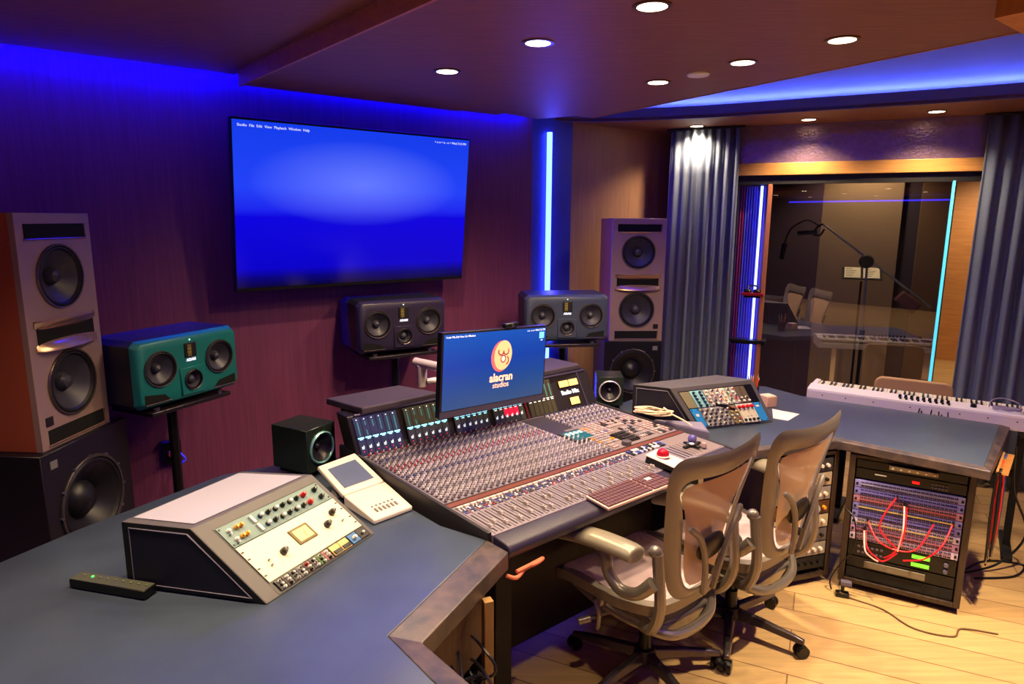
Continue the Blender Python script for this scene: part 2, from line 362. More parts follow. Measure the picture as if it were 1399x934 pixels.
curtain(2.06, 3.0, -.12, 11, 'dark blue pleated curtain right of the window, above the white stage keyboard', flare=.05)

# ------------------------------------------------------------------ downlights
M_glow = mat('downlight_glow', (255, 240, 215), .5, emit=(255, 226, 180), es=9)
def downlight(x, y, z, label, power=26, cone=145, aim=None, group=None):
    r = thing('downlight', (x, y, z), 0, label, 'ceiling light', group)
    mb = MB(); mb.lathe([(.060, -.004), (.060, 0.001), (.048, .001), (.046, -.004), (.060, -.004)], n=28); mb.build('trim_ring', mat('ring_bronze', (120, 84, 60), .35, .6), r)
    mb = MB(); mb.lathe([(0, -.0035), (.047, -.0035), (.047, -.001), (0, -.001)], n=28); mb.build('lens', M_glow, r)
    l = lamp('downlight_lamp', 'SPOT', (x, y, z-.012), aim or V3(0, 0, -1), power*2.6, WARM, (.035, .035), cone, .8)
    return r
for (x, y, lab, pw) in [(-.29, 3.07, 'warm round downlight in the main ceiling, leftmost in the front row', 26), (.088, 2.582, 'warm round downlight, second from the left in the main ceiling', 30), (.415, 2.151, 'warm round downlight at the top edge of the view', 34),
                        (.674, 3.278, 'warm round downlight just left of the pale ceiling disc', 30), (.932, 2.872, 'warm round downlight just right of the pale ceiling disc', 30), (1.164, 2.517, 'warm round downlight nearest the blue cove, large', 34)]:
    downlight(x, y, 2.48, lab, pw)
for (x, y, lab) in [(1.396, 5.28, 'small warm downlight in the soffit above the left curtain'), (2.085, 4.911, 'small warm downlight in the middle of the soffit over the window'), (2.748, 4.526, 'small warm downlight in the soffit toward the right curtain')]:
    downlight(x, y, 2.55, lab, 26, 130)
for (x, y, z, pw, cone) in [(-.65, 1.55, 2.55, 52, 75), (-1.15, 1.55, 2.55, 34, 100), (2.05, 2.28, 2.425, 175, 84), (.35, 1.35, 2.48, 26, 90)]:
    downlight(x, y, z, 'warm round downlight in the ceiling above the camera', pw, cone, group='downlights above the camera')
for (x, y) in ((-2.6, -1.6), (-1.2, -1.6), (.2, -1.6), (-2.6, -3.2), (-1.2, -3.2), (.2, -3.2), (-2.6, -4.7), (-1.2, -4.7), (.2, -4.7)):
    downlight(x, y, 2.36, 'warm round downlight at the rear of the room, seen only as a reflection', 26, 110, group='rear downlights')
m = MB(); m.prism([(-3.8, -1.3), (-3.8, -5.4), (4.0, -5.4), (4.0, -1.3)], 2.36, 2.42); struct(m.build('ceiling', M_ceil, smooth=0))
m = MB(); m.box((-.6, -5.3, 2.27), (5.6, .03, .03)); tag(m.build('rear_light_strip', mat('rear_strip', (90, 90, 255), .5, emit=(50, 40, 255), es=5)), 'long blue light strip high on the rear wall, reflected in the glass', 'light strip')
m = MB(); m.lathe([(0, -.006), (.045, -.006), (.05, -.001), (.05, .003), (0, .003)], (.813, 3.098, 2.477), n=28)
tag(m.build('ceiling_disc', mat('disc_grey', (240, 234, 230), .6)), 'pale blank disc in the ceiling between two downlights', 'ceiling disc')
# ------------------------------------------------------------------ television on the wall
T0 = V3(-1.359, 3.323, 0)
tvr = thing('television', T0+V3(0, 0, 1.475), math.atan2(.807, .59+.035) if False else R(38.7), 'large flat television with deep blue screen mounted on the veneer wall', 'television')
tvr.location += V3(-.03, .012, 0); tvr.rotation_euler = (R(6.5), 0, R(38.7))
TW, TH = 1.375, .845
mb = MB(); mb.box((TW/2, .022, TH/2), (TW, .04, TH)); mb.build('casing', M_black, tvr, bevel=.004)
mb = MB(); mb.box((TW/2, .075, TH*.45), (.6, .075, .45)); mb.build('wall_mount', M_blackm, tvr, bevel=.004)
sm = bpy.data.materials.new('television_screen'); sm.use_nodes = True; nt = sm.node_tree; b = nt.nodes['Principled BSDF']
b.inputs['Base Color'].default_value = (.002, .002, .004, 1); b.inputs['Roughness'].default_value = .15
tc = nt.nodes.new('ShaderNodeTexCoord'); sp = nt.nodes.new('ShaderNodeSeparateXYZ'); nt.links.new(tc.outputs['Generated'], sp.inputs[0])
rp = nt.nodes.new('ShaderNodeValToRGB'); e = rp.color_ramp.elements; e[0].position = 0; e[0].color = (*lin((2, 0, 50)), 1); e[1].position = 1; e[1].color = (*lin((18, 60, 236)), 1)
for p, c in ((.06, (4, 0, 120)), (.12, (6, 0, 205)), (.44, (8, 4, 225)), (.49, (28, 40, 238)), (.62, (34, 66, 248)), (.85, (24, 64, 240))):
    k = e.new(p); k.color = (*lin(c), 1)
nt.links.new(sp.outputs[2], rp.inputs[0])
mp = nt.nodes.new('ShaderNodeMapping'); mp.inputs['Location'].default_value = (-.50, 0, -.66); nt.links.new(tc.outputs['Generated'], mp.inputs[0])
mp.inputs['Scale'].default_value = (1, 0, 1)
mp2 = nt.nodes.new('ShaderNodeVectorMath'); mp2.operation = 'MULTIPLY'; mp2.inputs[1].default_value = (2.2, 0, 3.6); nt.links.new(mp.outputs[0], mp2.inputs[0])
gr = nt.nodes.new('ShaderNodeTexGradient'); gr.gradient_type = 'SPHERICAL'; nt.links.new(mp2.outputs[0], gr.inputs[0])
mm = nt.nodes.new('ShaderNodeMix'); mm.data_type = 'RGBA'; mm.blend_type = 'ADD'; mm.inputs[7].default_value = (*lin((95, 105, 90)), 1)
nt.links.new(gr.outputs[1], mm.inputs[0]); nt.links.new(rp.outputs[0], mm.inputs[6]); nt.links.new(mm.outputs[2], b.inputs['Emission Color'])
b.inputs['Emission Strength'].default_value = 1.0
mb = MB(); mb.box((TW/2, .001, TH/2+.004), (TW-.016, .004, TH-.03)); mb.build('screen', sm, tvr, smooth=0)
M_ink = mat('screen_text_white', (235, 240, 255), .5, emit=(225, 235, 255), es=.9)
text('menu_text', 'Studio  File  Edit  View  Playback  Window  Help', frame((.03, -.003, TH-.035), (1, 0, 0), (0, 0, 1)), .018, M_ink, tvr, align='LEFT')
text('menu_clock', '= o o = o - o = Wed 7:15 PM', frame((TW-.03, -.003, TH-.035), (1, 0, 0), (0, 0, 1)), .018, M_ink, tvr, align='RIGHT')

# ------------------------------------------------------------------ tower speakers and subwoofers (front = local -y)
M_copper = mat('copper_lacquer', (172, 84, 58), .42, .15)
M_baffle = mat('taupe_baffle', (176, 146, 138), .36, .35, bump=.15, bscale=600)
M_lip = mat('waveguide_metal', (196, 158, 134), .22, .7)
M_cone = mat('driver_cone', (66, 64, 78), .42, .2, noise=.2, nscale=30)
M_surr = mat('rubber_surround', (22, 20, 26), .5)
M_ring = mat('driver_ring', (120, 106, 104), .3, .8)
M_hole = mat('port_dark', (6, 5, 6), .9)
def cut(o, holes, inner=None):            # holes: list of (x, z, r, depth): real round recesses in a front
    mb = MB()
    for x, z, r, d in holes: mb.cone((x, -.05, z), (x, d, z), r, r, 40)
    c = mb.build('cutter', M_hole); md = o.modifiers.new('cut', 'BOOLEAN'); md.object = c; md.solver = 'EXACT'; md.operation = 'DIFFERENCE'; md.use_self = True
    bv = [m_ for m_ in o.modifiers if m_.type == 'BEVEL']
    sv = [(m_.width, m_.segments) for m_ in bv]
    for m_ in bv: o.modifiers.remove(m_)
    par = o.parent; o.parent = None; bpy.context.view_layer.update()
    me = bpy.data.meshes.new_from_object(o.evaluated_get(bpy.context.evaluated_depsgraph_get()))
    o.modifiers.clear(); old = o.data; o.data = me; o.parent = par; bpy.data.objects.remove(c)
    me.shade_smooth(); me.set_sharp_from_angle(angle=R(35))
    for w_, s_ in sv:
        m_ = o.modifiers.new('bevel', 'BEVEL'); m_.width = w_*.4; m_.segments = 1; m_.limit_method = 'ANGLE'; m_.angle_limit = R(60)
def driver(root, x, z, r, y, name='woofer', cone=M_cone, ring=M_ring, dome=.3, n=36):
    o = (x, y, z); a = (0, -1, 0)
    mb = MB(); mb.lathe([(r, -.02), (r*1.0, .004), (r*.985, .007), (r*.94, .006), (r*.93, -.002)], o, a, n); w = mb.build(name, ring, root)
    mb = MB(); mb.lathe([(r*.93, -.002), (r*.90, .004), (r*.86, .005), (r*.82, -.001), (r*.80, -.004)], o, a, n); mb.build('surround', M_surr, w)
    mb = MB(); mb.lathe([(r*.80, -.004), (r*.55, -.012-r*.12), (r*dome, -.016-r*.22), (r*dome*.95, -.012-r*.2), (r*dome*.6, -.004-r*.1), (0, 0-r*.07)], o, a, n); mb.build('cone', cone, w)
    return w
def tower(loc_, ang, label):
    r = thing('tower_speaker', loc_, ang, label, 'speaker'); Wd, D, Hh = .385, .42, .87
    mb = MB(); mb.box((Wd/2, D/2+.02, Hh/2), (Wd, D, Hh)); cb = mb.build('cabinet', M_copper, r, bevel=.006)
    # baffle with a rim; near-black plates paint the shade in ports and horn
    mb = MB(); mb.box((Wd/2, .012, Hh/2), (Wd, .024, Hh)); bf = mb.build('baffle', M_baffle, r, bevel=.004)
    for o_c in (cb, bf): cut(o_c, [(Wd/2, .635, .114, .10), (Wd/2, .225, .122, .10)])
    for z, hh, nm in ((.805, .052, 'top_port_shade'), (.045, .055, 'bottom_port_shade')):
        mb = MB(); mb.box((Wd/2, .0, z), (Wd*.80, .006, hh)); p = mb.build(nm, M_hole, r, bevel=.002)
        mb = MB(); mb.tube([(Wd*.09, -.002, z-hh/2-.004), (Wd*.91, -.002, z-hh/2-.004), (Wd*.91, -.002, z+hh/2)], .004, 6); mb.build('port_edge', M_lip, p)
    driver(r, Wd/2, .635, .122, -.002); driver(r, Wd/2, .225, .130, -.002)
    # horn: near-black plate painting the shaded throat between two curved lips
    mb = MB(); mb.box((Wd/2, -.001, .425), (Wd*.78, .006, .105)); th = mb.build('horn_throat', M_hole, r)
    for sg, zc in ((1, .478), (-1, .372)):
        vs = []; n = 18
        for i in range(n+1):
            u = -1+2*i/n; x = Wd/2+u*Wd*.42; bl = math.sqrt(max(0, 1-u*u))
            vs += [(x, -.003, zc+sg*.006), (x, -.004-.035*bl, zc+sg*.004*bl), (x, -.004-.030*bl, zc-sg*.012*bl), (x, -.003, zc-sg*.020-sg*.014*bl)]
        mb = MB(); mb.add(vs, [(4*i+j, 4*i+4+j, 4*i+4+(j+1) % 4, 4*i+(j+1) % 4) for i in range(n) for j in range(4)]); mb.build('horn_lip', M_lip, th, smooth=60)
    mb = MB(); mb.box((Wd*.87 if loc_[0] > 0 else Wd*.13, -.001, .105), (.036, .004, .034)); bd = mb.build('badge', mat('badge_dark', (30, 24, 24), .4), r)
    return r
tower((-1.725, 2.335, .99), R(87), 'copper lacquered tower speaker at the left edge, on a black subwoofer')
tower((.70, 4.735, .985), R(3), 'copper tower speaker beside the left curtain, on a black subwoofer')
def subwoofer(loc_, ang, label, w=.42, h=.60, r0=.19, zc=.33, d=.44):
    r = thing('subwoofer', loc_, ang, label, 'subwoofer')
    mb = MB(); mb.box((w/2, d/2, h/2), (w, d, h)); cb = mb.build('cabinet', mat('satin_black_cabinet', (20, 18, 26), .38), r, bevel=.006); cut(cb, [(w/2, zc, r0*.935, .14)])
    driver(r, w/2, zc, r0, -.001, 'driver', mat('sub_cone', (30, 28, 38), .38, .1), mat('sub_ring', (84, 78, 84), .4, .6), .42)
    for k in range(12):
        a = 2*math.pi*k/12; mb = MB(); mb.cone((w/2+r0*1.0*math.cos(a), -.009, zc+r0*1.0*math.sin(a)), (w/2+r0*1.0*math.cos(a), .0, zc+r0*1.0*math.sin(a)), .006, .006, 8)
        mb.build('screw', M_steel, r)
    mb = MB(); mb.box((w*.88 if loc_[0] > 0 else w*.12, -.001, h-.05), (.035, .004, .03)); mb.build('badge', mat('badge_grey', (120, 116, 120), .4), r)
    for x in (.05, w-.05):
        for y in (.05, d-.05):
            mb = MB(); mb.cone((x, y, -.02), (x, y, 0), .02, .02, 12); mb.build('foot', M_blackm, r)
    return r
def plinth(loc_, ang, w, d, h, label):
    r = thing('speaker_plinth', loc_, ang, label, 'plinth'); mb = MB(); mb.box((w/2, d/2, h-.0125), (w, d, .025)); mb.build('top_board', M_blackm, r, bevel=.003)
    mb = MB(); mb.box((w/2, d/2, .0125), (w, d, .025)); mb.build('base_board', M_blackm, r, bevel=.003)
    for x in (.03, w-.03):
        mb = MB(); mb.box((x, d/2, h/2), (.03, d-.02, h-.05)); mb.build('side_board', M_blackm, r)
    return r
subwoofer((-1.705, 2.29, .40), R(87), 'black subwoofer with ribbed cone under the left tower speaker', .50, .59, .185, .32)
plinth((-1.70, 2.29, 0), R(87), .50, .44, .38, 'black plinth under the left subwoofer, behind the near desk')
subwoofer((.665, 4.71, .42), R(3), 'black subwoofer under the tower speaker by the curtain', .42, .565, .165, .345)
plinth((.665, 4.71, 0), R(3), .42, .44, .40, 'black plinth under the right subwoofer, hidden low behind the console')

# ------------------------------------------------------------------ three-way nearfield monitors on stands
def nearfield(loc_, ang, label, bcol, bname, logo=True, standx=.27):
    r = thing('nearfield_monitor', loc_, ang, label, 'speaker'); w, h, d = .54, .295, .29
    mb = MB(); c = .022
    def ring(y, k): return [(k+c, y, k), (w-k-c, y, k), (w-k, y, k+c), (w-k, y, h-k-c), (w-k-c, y, h-k), (k+c, y, h-k), (k, y, h-k-c), (k, y, k+c)]
    vs = ring(d, 0)+ring(.03, 0); mb.add(vs, [tuple(range(8)), tuple(range(8, 16))]+[(i, (i+1) % 8, 8+(i+1) % 8, 8+i) for i in range(8)])
    cb = mb.build('cabinet', mat('charcoal_cabinet', (34, 34, 46), .42), r, smooth=30)
    mb = MB(); vs = ring(.03, 0)+ring(.004, .012)+ring(0, .018); mb.add(vs, [(i, (i+1) % 8, 8+(i+1) % 8, 8+i) for i in range(8)]+[(8+i, 8+(i+1) % 8, 16+(i+1) % 8, 16+i) for i in range(8)]+[tuple(range(16, 24)), tuple(range(8))])
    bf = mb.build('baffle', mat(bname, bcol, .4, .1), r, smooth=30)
    for o_c in (cb, bf): cut(o_c, [(.115, .165, .073, .08), (w-.115, .165, .073, .08), (w/2, .088, .043, .08)])
    for x in (.115, w-.115): driver(r, x, .165, .078, -.001, 'woofer')
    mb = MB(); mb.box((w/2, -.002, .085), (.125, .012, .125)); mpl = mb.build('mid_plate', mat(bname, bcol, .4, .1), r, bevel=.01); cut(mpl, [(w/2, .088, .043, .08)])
    driver(r, w/2, .088, .046, -.008, 'midrange', dome=.5)
    mb = MB(); mb.box((w/2, -.001, .222), (.062, .008, .066)); tw = mb.build('tweeter_surround', M_surr, r, bevel=.003)
    mb = MB(); mb.box((w/2-.009, -.006, .222), (.020, .004, .050)); mb.build('ribbon', mat('ribbon_brass', (190, 176, 96), .3, .7), tw)
    for k in range(3):
        mb = MB(); mb.box((w/2-.009, -.009, .205+.017*k), (.022, .002, .002)); mb.build('rib', M_surr, tw)
    mb = MB(); mb.sphere((w/2, -.002, .268), .003, 8); mb.build('status_light', mat('led_white', (220, 255, 230), .4, emit=(200, 255, 220), es=2.5), r)
    if logo: text('badge', 'ADAM', frame((w/2, -.003, .178), (1, 0, 0), (0, 0, 1)), .017, M_ink, r, bold=.0008)
    for sx in (0, 1):
        P = [(.03, .022), (.155, .022), (.125, .052), (.03, .066)]
        if sx: P = [(w-a, b) for a, b in P][::-1]
        mb = MB(); mb.add([(a, -.002, b) for a, b in P]+[(a, .004, b) for a, b in P], [(0, 1, 2, 3), (7, 6, 5, 4)]+[(i, (i+1) % 4, 4+(i+1) % 4, 4+i) for i in range(4)])
        pt = mb.build('bass_port', M_hole, r); mb = MB(); mb.tube([(P[i][0], -.003, P[i][1]) for i in ((0, 1) if not sx else (3, 2))], .0025, 6); mb.build('port_edge', M_ring, pt)
    return r
def stand(loc_, ang, hgt, label, w=.42, lean=0):
    r = thing('speaker_stand', loc_, ang, label, 'stand')
    mb = MB(); mb.box((0, .12, hgt-.012), (w, .26, .020)); mb.build('top_plate', mat('stand_gunmetal', (60, 54, 64), .3, .7), r, bevel=.004)
    for k in (-1, 1):
        mb = MB(); mb.cone((k*w*.4, .02, hgt-.002), (k*w*.4, .02, hgt+.012), .014, .014, 12); mb.build('isolation_pad', M_steel, r)
        mb = MB(); mb.cone((k*w*.4, .2, hgt-.002), (k*w*.4, .2, hgt+.012), .014, .014, 12); mb.build('isolation_pad', M_steel, r)
    mb = MB(); mb.cone((0, .14, .02), (0, .14, hgt-.02), .022, .022, 16); mb.build('pole', M_black, r)
    mb = MB(); mb.box((0, .14, .012), (.34, .36, .024)); mb.build('base_plate', M_black, r, bevel=.004)
    mb = MB(); mb.cone((0, .14, hgt-.05), (0, .14, hgt-.022), .04, .05, 16); mb.build('tilt_head', M_steel, r)
    return r
nearfield((-1.545, 2.665, 1.045), R(66), 'teal-faced three-way nearfield monitor at left, on a stand by the tower speaker', (24, 116, 118), 'teal_light_baffle')  # teal light painted into the baffle colour
stand((-1.445, 2.915, 0), R(66), 1.03, 'gunmetal stand under the teal-faced monitor at left')  # the monitor's teal is light painted into its baffle
nearfield((-.845, 3.60, 1.10), R(32), 'charcoal nearfield monitor below the television, on a stand', (46, 38, 66), 'plum_light_baffle')  # same model as the left one, purple light put into its baffle
stand((-.62, 3.75, 0), R(32), 1.085, 'dark stand under the monitor below the television')
nearfield((.08, 4.12, 1.085), R(8), 'charcoal blue nearfield monitor behind the screen, before the right tower', (62, 70, 94), 'slate_light_baffle')  # same model again, bluish light put into its baffle
stand((.35, 4.16, 0), R(8), 1.07, 'dark stand under the monitor in front of the right tower speaker')

# ------------------------------------------------------------------ desks
def desk_top(root, poly, z1, th, bevel_edges=(), name='desktop'):
    mb = MB(); mb.prism(poly, z1-th, z1); return mb.build(name, M_desk, root, smooth=0, bevel=.003)
def edge_strip(root, inner, outer, z1, th, drop=.012):
    n = len(inner); vs = []
    for a, b in zip(inner, outer): vs += [(a[0], a[1], z1+.001), (b[0], b[1], z1-drop), (b[0], b[1], z1-th), (a[0], a[1], z1-th)]
    mb = MB(); mb.add(vs, [(4*i+j, 4*i+4+j, 4*i+4+(j+1) % 4, 4*i+(j+1) % 4) for i in range(n-1) for j in range(4)]+[(0, 1, 2, 3), (4*n-4, 4*n-1, 4*n-2, 4*n-3)])
    return mb.build('edge_trim', M_edge, root, smooth=0, bevel=.004)
dl = thing('desk', (-.9, 1.6, 0), 0, 'large slate blue desk in the near left foreground with a worn leather edge', 'desk')
def L(p, o=(-.9, 1.6)): return (p[0]-o[0], p[1]-o[1])
inn = [(-.082, 2.095), (-.319, 1.566), (-.165, 1.375), (.10, 1.05)]; out = [(-.007, 2.035), (-.227, 1.555), (-.08, 1.385), (.20, 1.05)]
back = [(-.73, 2.74), (-.84, 2.90), (-1.22, 2.66), (-1.50, 2.16), (-1.602, 1.927), (-1.95, 1.20), (-1.95, 1.05)]
desk_top(dl, [L(p) for p in [(-.25, 2.20)]+inn[:1]+inn[1:]+back[::-1]][::1], .78, .045)
edge_strip(dl, [L(p) for p in inn], [L(p) for p in out], .78, .075)
mb = MB(); mb.tube([(*L(p), .762) for p in [(-1.602, 1.927), (-1.50, 2.16), (-1.22, 2.66)]], .016, 8); mb.build('back_trim', M_edge, dl)
def panel(root, a, b, z0, z1, th, mt, name='side_panel', o=(-.9, 1.6)):
    a = V3(*L(a, o), 0); b = V3(*L(b, o), 0); d = (b-a).normalized(); n_ = V3(-d.y, d.x, 0)*th
    q = MB(); q.prism([a[:2], b[:2], (b+n_)[:2], (a+n_)[:2]], z0, z1); return q.build(name, mt, root, smooth=0, bevel=.002)
panel(dl, (-.10, 1.98), (-.262, 1.62), .46, .703, .02, M_deskwood, 'apron')
panel(dl, (-.30, 2.10), (-.55, 1.45), 0, .735, .03, M_deskwood)
panel(dl, (-1.85, 1.15), (-1.50, 1.95), 0, .735, .03, M_deskwood)
mb = MB(); mb.box((*L((-.07, 1.86)), .352), (.030, .030, .704), rz=.4); mb.build('leg', mat('tan_post', (150, 116, 66), .5), dl, bevel=.002)
mb = MB(); mb.box((*L((-1.30, 1.15)), .367), (.05, .05, .735)); mb.build('leg', M_blackm, dl)
# right desk
dr = thing('desk', (1.9, 3.5, 0), 0, 'slate blue desk running right of the console to the stage keyboard', 'desk')
o2 = (1.9, 3.5)
pr = [(1.072, 2.992), (1.625, 3.175), (2.104, 2.770), (2.665, 3.42), (1.80, 4.00), (1.66, 4.24), (1.02, 4.20), (.58, 3.74), (.53, 3.54)]
prs = [(1.072, 3.022), (1.628, 3.205), (2.100, 2.81), (2.62, 3.435)]
desk_top(dr, [L(p, o2) for p in prs+pr[4:]], .78, .045)
edge_strip(dr, [L(p, o2) for p in prs], [L(p, o2) for p in pr[:4]], .78, .052, .010)
for p in ((2.45, 3.42), (1.75, 3.80), (.75, 3.75)):
    mb = MB(); mb.box((*L(p, o2), .367), (.05, .05, .735)); mb.build('leg', M_blackm, dr, bevel=.002)
# ------------------------------------------------------------------ mixing console
KA, KB, KC, KD = V3(-.009, 2.046, 0), V3(1.063, 2.971, 0), V3(.455, 3.479, 0), V3(-.627, 2.64, 0)
KO = V3(.22, 2.78, 0)
def kz(t):
    pts = [(-.2, .775), (0, .780), (.085, .795), (.33, .818), (1.0, .87), (1.2, .885)]
    for (a, za), (b, zb) in zip(pts, pts[1:]):
        if t <= b: return za+(zb-za)*(t-a)/(b-a)
    return pts[-1][1]
def K(s, t, dz=0.0):
    p = KA*((1-s)*(1-t))+KB*(s*(1-t))+KC*(s*t)+KD*((1-s)*t); p.z = kz(t)+dz; return p-KO
con = thing('mixing_console', KO, 0, 'large grey mixing console with rows of knobs, faders and a lit meter bridge', 'mixing console')
def kquad(mb, s0, s1, t0, t1, z0, z1, mi=None):
    return mb.hexa([K(s0, t0, z0), K(s1, t0, z0), K(s1, t1, z0), K(s0, t1, z0)], [K(s0, t0, z1), K(s1, t0, z1), K(s1, t1, z1), K(s0, t1, z1)], mi)
M_con = mat('console_grey', (128, 118, 134), .5, .1)
M_con_d = mat('console_dark', (52, 46, 54), .5)
M_con_l = mat('console_light', (182, 168, 172), .5)
M_frame = mat('console_frame', (40, 36, 40), .45)
M_brown = mat('console_brown_strip', (104, 52, 46), .5)
M_kn = mat('knob_grey', (96, 90, 112), .45)
M_cap_w = mat('cap_white', (236, 226, 236), .4); M_cap_r = mat('cap_red', (176, 30, 44), .4); M_cap_b = mat('cap_blue', (58, 72, 150), .4)
M_cap_k = mat('cap_black', (26, 24, 28), .4); M_cap_o = mat('cap_orange', (214, 140, 40), .4); M_cap_g = mat('cap_green', (40, 130, 90), .4); M_cap_g2 = mat('cap_grey', (140, 134, 146), .4)
mb = MB(); kquad(mb, 0, 1, .085, .33, -.10, 0); kquad(mb, 0, 1, .33, 1.0, -.12, 0); mb.build('chassis', M_con, con, smooth=0, bevel=.002)
mb = MB(); kquad(mb, -.012, 0, .09, 1.16, -.13, .012); mb.build('side_cheek', M_frame, con, smooth=0, bevel=.003)
mb = MB(); kquad(mb, 1.0, 1.012, .0, 1.16, -.13, .010); mb.build('side_cheek', M_frame, con, smooth=0, bevel=.003)
mb = MB(); pr_ = []
for s in (0, 1.0):
    a = [K(s, .0, -.045), K(s, -.012, -.02), K(s, -.004, -.004), K(s, .015, .003), K(s, .083, .0), K(s, .083, -.055)]; pr_ += a
mb.add(pr_, [tuple(range(6))[::-1], tuple(range(6, 12))]+[(i, (i+1) % 6, 6+(i+1) % 6, 6+i) for i in range(6)])
mb.build('armrest', mat('armrest_leather', (44, 38, 62), .38, bump=.3, bscale=250), con, smooth=50, bevel=.004)
# underside pedestals
for s in (.08, .92):
    a = KA.lerp(KB, s)-KO+V3(-.10, .10, 0); mb = MB(); mb.prism([(a.x-.03, a.y), (a.x+.03, a.y+.05), (a.x-.40, a.y+.45), (a.x-.46, a.y+.40)], 0, .70)
    mb.build('pedestal', M_blackm, con, smooth=0, bevel=.004)
mb = MB(); a = K(.02, .45); b = K(.98, .45); mb.prism([(a.x, a.y), (b.x, b.y), (b.x-.02, b.y+.02), (a.x-.02, a.y+.02)], .05, .69); mb.build('modesty_panel', M_frame, con, smooth=0)
NCH = 30; CH0, CH1 = .012, .665
def chs(i): return CH0+(CH1-CH0)*(i+.5)/NCH
CW = (CH1-CH0)/NCH
mb = MB()
for i in range(NCH+1): kquad(mb, CH0+CW*i-.0006, CH0+CW*i+.0006, .09, .335, .0, .0012); kquad(mb, CH0+CW*i-.0006, CH0+CW*i+.0006, .385, .985, .0, .0012)
mb.build('channel_divider', M_con_d, con, smooth=0)
mb = MB(); kquad(mb, .0, .995, .345, .375, -.001, .0045); mb.build('brown_strip', M_brown, con, smooth=0, bevel=.001)
mb = MB(); kquad(mb, .0, .995, .375, .382, 0, .006); mb.build('metal_rail', M_con_d, con, smooth=0)
mb = MB()
for i in range(NCH):
    kquad(mb, chs(i)-.0018, chs(i)+.0018, .10, .255, .0, .0008)
mb.build('fader_slots', M_hole, con, smooth=0)['kind'] = 'stuff'
def mesh_copy(src, pos, rz=0, par=None):
    o = src.copy(); COL.objects.link(o); o.parent = par; o.location = pos; o.rotation_euler = (0, 0, rz); return o
KR = math.atan2((KB-KA).y, (KB-KA).x)
mb = MB(); mb.hexa([(-.006, -.013, 0), (.006, -.013, 0), (.006, .013, 0), (-.006, .013, 0)], [(-.005, -.009, .010), (.005, -.009, .010), (.005, .009, .010), (-.005, .009, .010)], 0); mb.box((0, 0, .0105), (.010, .002, .001), 1)
fc = mb.build('fader_cap', [M_con_l, M_cap_k], con, smooth=0)
for i in range(NCH):
    t = random.choice((.125, .13, .14, .16, .20)); p = K(chs(i), t, .0015)
    if i == 0: fc.location = p; fc.rotation_euler = (0, 0, KR)
    else: mesh_copy(fc, p, KR, con)
mb = MB(); mb.box((0, 0, .003), (.013, .011, .007)); bt = mb.build('channel_button', mat('button_ivory', (222, 198, 196), .4), con, smooth=0, bevel=.001); first = True
for i in range(NCH):
    for dt in (.0,):
        for ds in (-.0042, .0042):
            p = K(chs(i)+ds, .325+dt, .001)
            if first: bt.location = p; bt.rotation_euler = (0, 0, KR); first = False
            else: mesh_copy(bt, p, KR, con)
mb = MB(); cm = [M_cap_b, M_cap_w, M_con_d, M_cap_r]
for i in range(NCH):
    for t in (.272, .286, .300, .312):
        for ds in (-.005, 0, .005):
            kquad(mb, chs(i)+ds-.0017, chs(i)+ds+.0017, t, t+.008, 0, .003, random.choice((0, 0, 1, 2, 2, 3) if t < .3 else (0, 1, 2)))
mb.build('small_buttons', cm, con, smooth=0)['kind'] = 'stuff'
# rotary knobs: 100 nearest as separate parts, the rest as one
def knob_mesh(mb, p, r, h, mi_b, mi_c, n=8):
    mb.cone(p, p+V3(0, -.06*h, h*.45), r, r*.86, n, mi_b); mb.cone(p+V3(0, 0, h*.45), p+V3(0, 0, h), r*.62, r*.5, n, mi_c)
KM = [M_kn, M_cap_w, M_cap_r, M_cap_b, M_cap_k, M_cap_g2, M_cap_g]
rows = []
NR = 20
for j in range(NR):
    t = .405+.57*j/(NR-1); c = 1 if j % 3 else 5
    if j in (12, 13): c = 2
    if j in (9, 16): c = 3
    if j == 19: c = 2
    rows.append((t, c))
klist = []
for i in range(NCH):
    for j, (t, c) in enumerate(rows):
        s = chs(i)-.0055; s2 = chs(i)+.0055
        if (j >= 9 and s > .60) or s > .655: continue
        klist.append((s, t, c, .0068)); klist.append((s2, t+.012, 1 if c == 1 else (5 if c != 2 else 1), .0048))
for i in range(12):
    for j in range(9): klist.append((.72+.0225*i, .775+.025*j, (1, 5, 1, 3, 1)[j % 5], .0062))
klist.sort(key=lambda k: (K(k[0], k[1])+KO).length)
masters = {}
restm = MB()
for n_, (s, t, c, r) in enumerate(klist):
    if n_ < 96:
        if (c, r) not in masters:
            mb = MB(); knob_mesh(mb, V3(0, 0, 0), r, .015, 0, 1, 12); o = mb.build('knob', [M_kn, KM[c]], con, smooth=40); masters[(c, r)] = o; o.location = K(s, t)
        else: mesh_copy(masters[(c, r)], K(s, t), 0, con)
    else: knob_mesh(restm, K(s, t), r, .015, 0, c)
restm.build('knob_field', KM, con, smooth=40)['kind'] = 'stuff'
